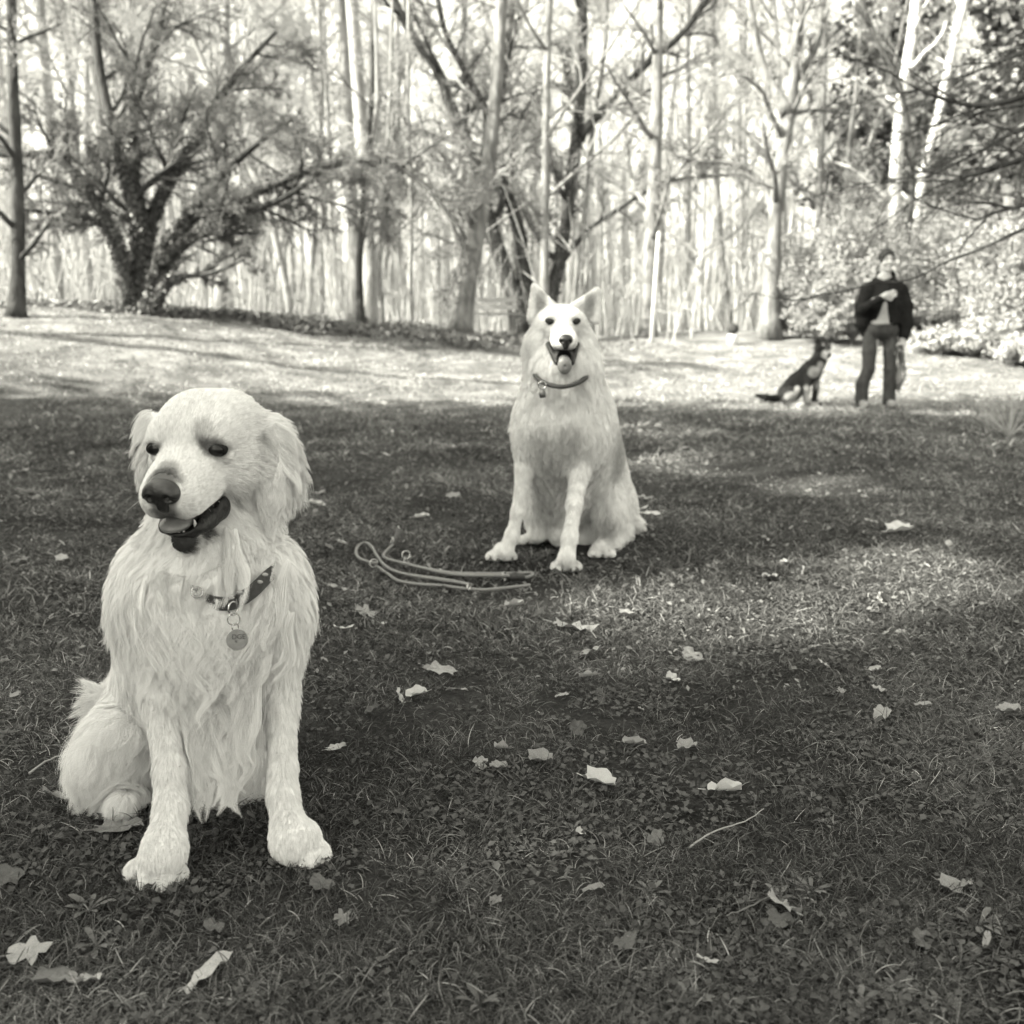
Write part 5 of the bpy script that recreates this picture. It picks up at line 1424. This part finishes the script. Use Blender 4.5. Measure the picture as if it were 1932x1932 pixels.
# ------------------------------------------------------------------ rope leash lying on the grass
def build_leash():
    g = on_ground(820, 1095); root = empty('rope_leash', g, 'grey rope leashes folded in a loose bundle on the grass before the white dog', 'leash')
    def L(zx, zy, lift=0.0):
        q = on_ground(649 + .1953 * zx, 1006 + .1953 * zy); return q + np.array([0, 0, .016 + lift])
    def rope(pts, lift=0.0, rad=.0047, m='rope', name='rope'):
        P3 = spline([L(*q, lift) for q in pts], max(20, len(pts) * 7)); v, f = tube(P3, rad, 9); return link(name, mesh(name, v, f), root, M[m])
    rope([(330, 375), (280, 372), (215, 358), (145, 322), (118, 262), (148, 198), (210, 172), (268, 210), (320, 300), (390, 395), (500, 460), (680, 505), (900, 540), (1130, 575), (1210, 600)], .012)
    rope([(480, 215), (420, 270), (385, 325), (430, 362), (560, 400), (750, 450), (950, 500), (1150, 525), (1400, 528), (1600, 530)], .020)
    rope([(585, 300), (620, 350), (700, 385), (850, 420), (1100, 450), (1500, 455), (1780, 447), (1825, 462), (1760, 490), (1640, 500)], .004)
    rope([(615, 385), (800, 425), (1000, 462), (1250, 490), (1420, 500), (1600, 508)], .010)
    rope([(330, 375), (420, 440), (520, 510), (700, 545), (880, 556), (1000, 566)], 0)
    rope([(960, 566), (1100, 590), (1240, 605), (1400, 606), (1600, 585), (1795, 562)], .002)
    rope([(400, 400), (520, 450), (700, 485), (900, 510), (1100, 545), (1230, 575)], .006)
    v, f = tube([L(478, 222, .018), L(505, 180, .03), L(528, 140, .045)], [.0085, .0085, .0085], 10); link('stopper', mesh('stopper', v, f), root, M['leather'])
    v, f = tube([L(1590, 520, .012), L(1650, 512, .014), L(1735, 505, .008)], [.011, .013, .010], 10); link('sleeve', mesh('sleeve', v, f), root, M['leather'])
    for zx, zy, R, ax in [(290, 372, .012, 0), (592, 378, .013, 1), (600, 290, .013, 0), (1545, 505, .014, 1), (468, 205, .010, 2), (526, 142, .008, 2), (1205, 612, .010, 1)]:
        c = L(zx, zy, .010 + (.04 if ax == 2 and zx > 500 else .02 if ax == 2 else 0)); th = ax * .9 + .3
        pts = [c + R * (math.cos(a) * np.array([math.cos(th), math.sin(th), 0]) + math.sin(a) * np.array([0, .35, .95])) for a in np.linspace(0, 6.283, 19)]
        v, f = tube(pts, .0021, 6, False); link('ring', mesh('ring', v, f), root, M['steel'])
build_leash()

# ------------------------------------------------------------------ grass, ground cover, weeds, dead leaves, twigs
def grass_mat():
    m = mat('grass_blades', .045, .165, rough=.75, scale=1.3, spec=.2, attr='shade', trans=.2); return m
M['grass'] = grass_mat()
M['cover'] = mat('small_leaves', .025, .085, rough=.6, scale=25, spec=.3, trans=.15)
M['weed'] = mat('weed_leaf', .07, .13, rough=.55, scale=30, spec=.3, bump=.0005, trans=.15, rand=.2)
M['leaf'] = mat('dead_leaf', .16, .38, rough=.7, scale=60, spec=.25, bump=.0008, bscale=120, trans=.15, rand=.25)
M['litter'] = mat('old_leaf_litter', .05, .24, rough=.85, scale=9, spec=.1, trans=.1)
M['leaf_bright'] = mat('bleached_dead_leaf', .38, .58, rough=.7, scale=70, spec=.25, bump=.0008, bscale=120, trans=.15, rand=.15)
M['leaf_dark'] = mat('dark_dead_leaf', .06, .14, rough=.6, scale=70, spec=.3, bump=.0008, bscale=120, trans=.1, rand=.2)
r = np.random.default_rng(55)
def scatter(n, y0, y1, power=1.0, margin=.6):
    """points over the visible lawn, denser near the viewer"""
    q = r.random(n)
    y = y0 * (y1 / y0) ** (q ** power)
    x = (r.random(n) * 2 - 1) * (.55 * y + margin)
    return x, y
def avoid(x, y):
    """keep blades out of the soles of the dogs"""
    return np.ones(len(x), bool)
def blades(n, y0, y1, hmin, hmax, w, power, seedn, flat=1.0):
    x, y = scatter(n, y0, y1, power)
    dens = .25 + .95 * smooth(.30, .62, vnoise(x * 3.2, y * 3.2, 1) * .6 + vnoise(x * 11, y * 11, 2) * .4)
    ok = r.random(len(x)) < dens; x, y = x[ok], y[ok]; n = len(x)
    long_ = vnoise(x * 1.9 + 5, y * 1.9, 4)
    L = r.uniform(hmin, hmax, n) * (.65 + .8 * long_)
    # most blades stand in tufts and fan out from them
    nt = max(n // 16, 1); ti = r.integers(0, nt, n); inn = r.random(n) < .62; pick = r.integers(0, n, nt)
    offx = r.normal(0, .009, n) * (1 + .25 * y); offy = r.normal(0, .009, n) * (1 + .25 * y)
    x = np.where(inn, x[pick][ti] + offx, x); y = np.where(inn, y[pick][ti] + offy, y)
    az = np.where(inn, np.arctan2(offy, offx) + r.normal(0, .5, n), r.random(n) * 6.283); L = L * np.where(inn, (.7 + .8 * r.random(nt))[ti], .85)
    tilt = np.clip(r.normal(.75, .35, n) * flat, .05, 1.45)
    droop = r.uniform(.3, 1.3, n)
    t = np.linspace(0, 1, 5)
    P_ = np.zeros((n, 5, 3)); ang = tilt[:, None] + droop[:, None] * t
    dx = np.sin(ang); dz = np.cos(ang)
    hx = np.concatenate([np.zeros((n, 1)), np.cumsum((dx[:, 1:] + dx[:, :-1]) / 2, 1)], 1) / 4 * L[:, None]
    hz = np.concatenate([np.zeros((n, 1)), np.cumsum((dz[:, 1:] + dz[:, :-1]) / 2, 1)], 1) / 4 * L[:, None]
    tw = r.normal(0, .5, n)[:, None] * t
    P_[..., 0] = x[:, None] + hx * np.cos(az[:, None] + tw); P_[..., 1] = y[:, None] + hx * np.sin(az[:, None] + tw)
    P_[..., 2] = gz(x, y)[:, None] - .002 + np.maximum(hz, -.0 + .004 * t) + .001
    R_ = w * r.uniform(.6, 1.3, n)[:, None] * np.array([.8, 1, .85, .6, .12])
    sh = np.clip(r.lognormal(-.35, .62, n), .18, 3.0) * np.where(r.random(n) < .10, 1.9, 1.0) * (.75 + .5 * vnoise(x * 2.3, y * 2.3, 9))
    sh = sh * (1 + .35 * smooth(2, 5, y)) * (1 + 1.2 * smooth(9, 14, y))  # blade colour carries light: darker near as shade, lighter far as sunlight
    return P_, R_, sh
A = blades(230000, .85, 2.4, .009, .026, .00055, 1.0, 1)
B_ = blades(170000, 2.3, 6.5, .014, .034, .0011, 1.0, 2)
C_ = blades(120000, 6.2, 19, .03, .06, .0030, .9, 3)
for nm, a in (('grass', A), ('grass', B_), ('grass', C_)):
    tag(curves(nm, a[0], a[1], None, M['grass'], a[2]), kind='stuff')
# small round leaves, clover and moss between the blades
x, y = scatter(70000, .85, 4.5, 1.0); d = vnoise(x * 4.5, y * 4.5, 11) * .6 + vnoise(x * 13, y * 13, 12) * .4
ok = r.random(len(x)) < smooth(.38, .62, d) * .9 + .08; x, y = x[ok], y[ok]; n = len(x)
C = np.stack([x, y, gz(x, y) + r.uniform(.002, .014, n)], 1); N = np.stack([r.normal(0, .45, n), r.normal(0, .45, n), np.ones(n)], 1)
v, f = leaf_faces(C, N, r.uniform(.004, .0115, n) * (1 + .15 * y), r, .8)
tag(link('ground_cover', mesh('ground_cover', v, f, False), None, M['cover']), kind='stuff')
# litter too small to pick apart
x, y = scatter(13000, 2.0, 17, .8); n = len(x)
x2 = r.uniform(-10, 3, 5000); y2 = 17.5 + r.normal(0, 1.0, 5000) + 1.5 * smooth(-8, 2, x2)
X = np.concatenate([x, x2]); Y = np.concatenate([y, y2]); n = len(X)
C = np.stack([X, Y, gz(X, Y) + .012], 1); N = np.stack([r.normal(0, .6, n), r.normal(0, .6, n), np.ones(n)], 1)
v, f = leaf_faces(C, N, r.uniform(.006, .018, n) * (.7 + .16 * Y) , r, .6)
tag(link('leaf_litter', mesh('leaf_litter', v, f, False), None, M['litter']), kind='stuff')

# dead leaves
def leaf_mesh(kind, seed):
    q = np.random.default_rng(seed); n = 22
    th = np.linspace(0, 2 * math.pi, n, endpoint=False)
    if kind == 'maple': rad = .37 + .09 * np.cos(5 * th) + .04 * np.cos(13 * th) + .035 * q.normal(size=n); sx, sy = 1, .85
    elif kind == 'oak': rad = .42 + .05 * np.cos(9 * th) + .03 * np.cos(13 * th); sx, sy = 1.2, .42
    elif kind == 'slim': rad = .45 - .06 * np.cos(2 * th + math.pi); sx, sy = 1.2, .40
    elif kind == 'broad': rad = .42 + .05 * np.cos(3 * th) + .03 * q.normal(size=n); sx, sy = 1, .75
    else: rad = .40 + .03 * q.normal(size=n); sx, sy = 1.05, .7
    rad = rad + .012 * q.normal(size=n)
    V = [(0, 0, 0)]; ring = [.35, .7, 1.0]
    ca, cb, cc = q.uniform(-.5, .9), q.uniform(.3, 1.3), q.uniform(-.5, .5)
    if kind in ('roll', 'slim_roll'): cb = 3.6
    if kind == 'fold': cb = 2.2
    for k in ring:
        for i in range(n):
            X = rad[i] * k * math.cos(th[i]) * sx; Y = rad[i] * k * math.sin(th[i]) * sy
            Z = ca * X * X * .6 + cc * X * Y
            if kind == 'roll':
                a = Y * 7; Y, Z = math.sin(a) / 7, Z * .4 + (1 - math.cos(a)) / 7
            elif kind == 'fold': Z += abs(Y) * .75
            else: Z += cb * Y * Y * .9
            Z += .025 * q.normal() * k + .05 * k * math.sin(i * 1.7 + seed)
            V.append((X, Y, Z))
    F = [(0, 1 + i, 1 + (i + 1) % n) for i in range(n)]
    for k in range(2):
        for i in range(n):
            j = (i + 1) % n; F.append((1 + k * n + i, 1 + (k + 1) * n + i, 1 + (k + 1) * n + j, 1 + k * n + j))
    b = len(V)
    for i, (s0, s1) in enumerate([(-.42 * sx, -.60 * sx)]):   # stalk
        V += [(s0, .012, .02), (s0, -.012, .02), (s1, -.008, .05), (s1, .008, .05), (s0, 0, .045), (s1, 0, .07)]
        F += [(b, b + 1, b + 2, b + 3), (b + 1, b + 4, b + 5, b + 2), (b + 4, b, b + 3, b + 5)]
    V = np.array(V); V[:, 2] -= np.percentile(V[:, 2], 12)
    return mesh('dead_leaf', V, F)
KINDS = ['maple', 'oak', 'slim', 'broad', 'fold', 'roll']
leaf_lib = {}
for k in KINDS:
    for tone in ('leaf', 'leaf_bright', 'leaf_dark'):
        for sd in (1, 2):
            me = leaf_mesh(k, sd * 7 + KINDS.index(k)); me.materials.append(M[tone]); leaf_lib[k, tone, sd] = me
def put_leaf(p, size, kind, tone, rot, tilt, label, group=None, sd=1):
    o = bpy.data.objects.new('dead_leaf', leaf_lib[kind, tone, sd]); COL.objects.link(o)
    o.location = Vector((float(p[0]), float(p[1]), float(p[2]) + .010 + size * .05)); o.rotation_euler = (tilt[0], tilt[1], rot); o.scale = (size,) * 3
    tag(o, label, 'leaf', group); return o
BIG = [(120, 1518, 64, 'slim', 'leaf', .25, 'pale pointed dead leaf left of the sitting retriever\'s hind paw'), (228, 1578, 80, 'oak', 'leaf', .6, 'long lobed dead leaf between the retriever\'s hind and front paws'),
       (54, 1816, 78, 'maple', 'leaf', .4, 'large five-lobed grey leaf near the lower left corner'), (104, 1868, 84, 'roll', 'leaf_dark', 0, 'dark rolled leaf beneath the five-lobed leaf at the lower left'),
       (170, 1866, 52, 'broad', 'leaf', .5, 'small ragged leaf right of the dark rolled leaf at the lower left'), (395, 1852, 100, 'slim', 'leaf', 1.0, 'long pale pointed leaf at the bottom below the retriever'),
       (606, 1686, 52, 'broad', 'leaf_dark', .2, 'dark broad leaf below the retriever\'s outstretched paw'), (646, 1748, 36, 'maple', 'leaf', .9, 'small crinkled pale leaf below the dark broad leaf'),
       (402, 1766, 52, 'broad', 'leaf_dark', 2.2, 'dark curled leaf above the long pale pointed leaf'), (1132, 1489, 62, 'fold', 'leaf_bright', -.3, 'bright folded triangular leaf in the middle of the lawn'),
       (1366, 1505, 66, 'roll', 'leaf_bright', 0, 'bright tightly rolled leaf right of the folded triangular leaf'), (905, 1452, 38, 'broad', 'leaf', 1.1, 'small square-tipped leaf, left of a pair'),
       (941, 1460, 36, 'fold', 'leaf', .4, 'small folded leaf, right of a pair'), (1020, 1446, 50, 'fold', 'leaf', -.2, 'pale folded leaf beside a clover patch'), (1090, 1386, 42, 'broad', 'leaf_dark', .9, 'dark upright leaf above the bright folded one'),
       (1195, 1414, 48, 'roll', 'leaf', .1, 'crumpled pale leaf above the tightly rolled one'), (1294, 1422, 46, 'fold', 'leaf', .7, 'grey hooded leaf above the tightly rolled leaf'), (1236, 1597, 42, 'broad', 'leaf_dark', 1.2, 'dull grey leaf below the tightly rolled leaf'),
       (1476, 1726, 84, 'maple', 'leaf', 1.9, 'large crumpled leaf standing up in the lower right'), (1470, 1752, 60, 'broad', 'leaf_dark', .4, 'dark leaf under the large crumpled leaf in the lower right'), (1266, 1291, 36, 'fold', 'leaf_bright', .8, 'bright tipped-up leaf in the middle right'),
       (1304, 1246, 42, 'broad', 'leaf', .1, 'pale scalloped leaf above the bright tipped-up leaf'), (832, 1276, 58, 'oak', 'leaf', -.5, 'curled leaf lying well below the rope leash'), (862, 1312, 40, 'slim', 'leaf', -.4, 'narrow leaf just below the curled one'),
       (1082, 1196, 84, 'maple', 'leaf', .1, 'wide crumpled leaf pair below the white dog'), (692, 1166, 46, 'maple', 'leaf', .7, 'star-shaped leaf below the rope leash'), (650, 1194, 32, 'slim', 'leaf_bright', .1, 'bright narrow leaf lower left of the star-shaped leaf'),
       (636, 1118, 42, 'broad', 'leaf', .3, 'pale leaf just right of the retriever\'s shoulder'), (970, 1150, 38, 'roll', 'leaf', .2, 'small leaf below the right end of the rope leash'), (1112, 1240, 44, 'broad', 'leaf', .3, 'dull oval leaf below the wide crumpled pair'),
       (1656, 1311, 38, 'broad', 'leaf', 1.4, 'grey leaf standing alone right of centre'), (1742, 1339, 32, 'slim', 'leaf', .2, 'small pointed leaf right of the grey one'), (1902, 1352, 42, 'fold', 'leaf', -.3, 'folded leaf close to the right edge'),
       (1790, 1690, 46, 'fold', 'leaf', -.5, 'curled leaf, left of a pair at the lower right'), (1820, 1684, 50, 'oak', 'leaf', .8, 'ribbed leaf, right of a pair at the lower right'), (1650, 1271, 24, 'roll', 'leaf_bright', .1, 'tiny bright leaf right of the bright tipped-up one'),
       (1660, 1142, 40, 'slim', 'leaf_bright', 1.5, 'narrow pale leaf standing upright in the right half'), (1698, 1008, 50, 'fold', 'leaf_bright', .1, 'bright folded leaf above the largest sun patch'), (1336, 1830, 38, 'slim', 'leaf_bright', -.6, 'bright narrow leaf near the bottom edge'),
       (795, 981, 30, 'roll', 'leaf_bright', .1, 'bright small leaf halfway between the two pale dogs'), (855, 943, 26, 'fold', 'leaf', .2, 'small leaf up and right of the bright one between the dogs'), (1214, 946, 34, 'maple', 'leaf', .3, 'ragged pale leaf right of the white dog\'s haunch'),
       (1206, 966, 30, 'slim', 'leaf_bright', -.3, 'bright sliver of leaf touching the white dog\'s tail'), (1226, 975, 36, 'slim', 'leaf_bright', -.4, 'bright narrow leaf just right of the white dog\'s tail'), (1178, 897, 28, 'broad', 'leaf_bright', .1, 'small bright leaf behind the white dog\'s back'),
       (1345, 1078, 26, 'fold', 'leaf', 1.2, 'upright folded leaf right of the white dog\'s paws'), (1452, 1095, 34, 'broad', 'leaf', .1, 'pale cap-shaped leaf left of the largest sun patch'), (1226, 1000, 22, 'roll', 'leaf', .2, 'small leaf right of the white dog\'s hind foot'),
       (40, 894, 30, 'maple', 'leaf', .2, 'ragged pale leaf at the left edge beside the retriever\'s head'), (44, 1062, 24, 'broad', 'leaf', .2, 'small leaf at the left edge beside the retriever\'s neck'), (15, 1672, 60, 'broad', 'leaf_dark', .3, 'dark leaf cut by the left edge'),
       (597, 957, 34, 'roll', 'leaf_bright', .1, 'bright leaf right of the retriever\'s ear'), (600, 935, 24, 'slim', 'leaf', .6, 'small leaf just above the bright one by the retriever\'s ear'), (1860, 1788, 44, 'slim', 'leaf', 1.0, 'pale leaf among weeds at the lower right'),
       (1740, 1790, 50, 'broad', 'leaf_dark', .6, 'dark leaf on bare soil at the lower right'), (1120, 1690, 40, 'slim', 'leaf', .4, 'thin curled leaf in the lower middle'), (935, 1715, 44, 'oak', 'leaf', 1.2, 'twisted pale leaf in the lower middle'), (1180, 1795, 56, 'broad', 'leaf_dark', 1.0, 'dark ribbed leaf near the bottom centre')]
for i, (u, v, w_, kd, tn, rot, lb) in enumerate(BIG):
    p = on_ground(u, v); s = float((p - CAM) @ FWD); sz = w_ * s / FPX * (1.2 if kd != 'slim' else 1.0)
    up = 'upright' in lb or 'standing up' in lb or 'tipped-up' in lb
    put_leaf(p, sz, kd, tn, rot, (r.normal(0, .2) + (.9 if up else .15), r.normal(0, .15)), lb, sd=1 + i % 2)
x, y = scatter(240, 1.3, 13, .75)
LB = {'maple': 'small ragged dead leaf scattered on the shaded lawn', 'oak': 'small lobed dead leaf scattered on the shaded lawn', 'slim': 'small narrow dead leaf scattered on the shaded lawn',
      'broad': 'small oval dead leaf scattered on the shaded lawn', 'fold': 'small folded dead leaf scattered on the shaded lawn', 'roll': 'small curled dead leaf scattered on the shaded lawn'}
for i in range(240):
    kd = KINDS[r.integers(0, 6)]; tn = ['leaf', 'leaf', 'leaf_bright', 'leaf_bright', 'leaf_dark'][r.integers(0, 5)]
    put_leaf((x[i], y[i], float(gz(x[i], y[i]))), (.014 + .030 * r.random() ** 1.6) * (1 + .07 * y[i]), kd, tn, r.random() * 6.28, (r.normal(.1, .45), r.normal(0, .4)), LB[kd], 'small dead leaves scattered on the lawn', 1 + i % 2)

# rosette weeds
def weed(u, v, size, n, seed, label):
    q = np.random.default_rng(seed); p = on_ground(u, v)
    root = empty('rosette_weed', p, label, 'weed')
    for k in range(n):
        az = k * 2.4 + q.normal(0, .2); L = size * q.uniform(.6, 1.1); el = q.uniform(.15, .8); m = 7
        t = np.linspace(0, 1, m); wd = L * .22 * np.sin(np.pi * t ** 1.8) ** .8 + L * .02
        cx = L * t * math.cos(el * .7); cz = L * (t * math.sin(el) - .45 * t * t * math.sin(el)) + .003
        a = np.array([math.cos(az), math.sin(az), 0]); b = np.array([-math.sin(az), math.cos(az), 0]); V = []
        for i in range(m):
            c = a * cx[i] + np.array([0, 0, cz[i]]); V += [c - b * wd[i] / 2 + np.array([0, 0, wd[i] * .2]), c, c + b * wd[i] / 2 + np.array([0, 0, wd[i] * .2])]
        F = []
        for i in range(m - 1):
            F += [(3 * i, 3 * i + 1, 3 * i + 4, 3 * i + 3), (3 * i + 1, 3 * i + 2, 3 * i + 5, 3 * i + 4)]
        o = link('leaf', mesh('leaf', V, F), root, M['weed']); o.matrix_parent_inverse = Matrix.Identity(4)
for i, (u, v, sz, n, lb) in enumerate([(168, 1722, .035, 10, 'rosette weed left below the retriever\'s near paw'), (182, 1792, .032, 9, 'rosette weed above the five-lobed leaf'), (455, 1890, .026, 8, 'small weed beside the tip of the long pale leaf'),
                                      (1530, 1688, .034, 9, 'rosette weed left of the leaf pair at the lower right'), (1470, 1700, .026, 7, 'small weed right behind the large crumpled leaf'), (1846, 1752, .034, 11, 'leafy rosette weed on bare soil at the lower right'),
                                      (1705, 1880, .030, 9, 'rosette weed in the lower right corner area'), (1620, 1905, .030, 9, 'rosette weed at the bottom edge, right half'), (1780, 1905, .028, 8, 'rosette weed nearest the lower right corner'),
                                      (1300, 1900, .028, 8, 'rosette weed at the bottom edge, centre'), (700, 1830, .028, 9, 'rosette weed in the lower left third'), (1080, 1570, .026, 8, 'rosette weed below the bright folded leaf'),
                                      (1900, 1560, .026, 8, 'rosette weed at the right edge'), (1560, 1560, .024, 7, 'rosette weed right of the dull grey leaf'), (1230, 1690, .026, 8, 'rosette weed in the lower middle'), (905, 1900, .03, 9, 'rosette weed at the bottom edge left of centre')]):
    weed(u, v, sz, n, 500 + i, lb)
# fallen twigs
for i, (pts, w_, lb) in enumerate([([(1300, 1612), (1345, 1590), (1400, 1580), (1440, 1560)], .0016, 'thin fallen twig below the tightly rolled leaf'), ([(55, 1470), (100, 1448), (150, 1440), (165, 1420)], .0022, 'bent fallen twig left of the retriever\'s haunch'),
                                  ([(1465, 1700), (1410, 1735), (1370, 1760)], .0014, 'fallen twig left of the large crumpled leaf')]):
    P3 = spline([on_ground(*q) + np.array([0, 0, .010 + .006 * k]) for k, q in enumerate(pts)], 14) + r.normal(0, .0008, (14, 3))
    v, f = tube(P3, np.linspace(w_, w_ * .4, 14), 6); tag(link('fallen_twig', mesh('fallen_twig', v, f), None, M['twig']), lb, 'twig')
# dry tufts at the right
def tuft(u, v, n, L, seed, label, m='straw', spread=.4):
    q = np.random.default_rng(seed); p = on_ground(u, v); t = np.linspace(0, 1, 6)
    root = empty('grass_tuft', p, label, 'plant'); az = q.random(n) * 6.283; el = q.normal(0, spread, n); LL = L * q.uniform(.4, 1.1, n)
    P_ = np.zeros((n, 6, 3)); hh = np.sin(el)[:, None] * t + .3 * np.sign(el)[:, None] * t * t * np.abs(el)[:, None]
    P_[..., 0] = LL[:, None] * hh * np.cos(az)[:, None]; P_[..., 1] = LL[:, None] * hh * np.sin(az)[:, None]; P_[..., 2] = LL[:, None] * np.cos(el)[:, None] * t
    o = curves('blades', P_, np.tile(np.array([1, .9, .8, .6, .4, .1]) * L * .008, (n, 1)), root, M[m]); o.matrix_parent_inverse = Matrix.Identity(4)
tuft(1868, 812, 120, .22, 1, 'tuft of dry grass near the right edge')
tuft(1905, 826, 26, .42, 2, 'few tall pale straws sprouting at the right edge', spread=.5)
tuft(1100, 1105, 80, .05, 3, 'short grass tuft under the white dog\'s paw', 'grass' if False else 'weed', .5)
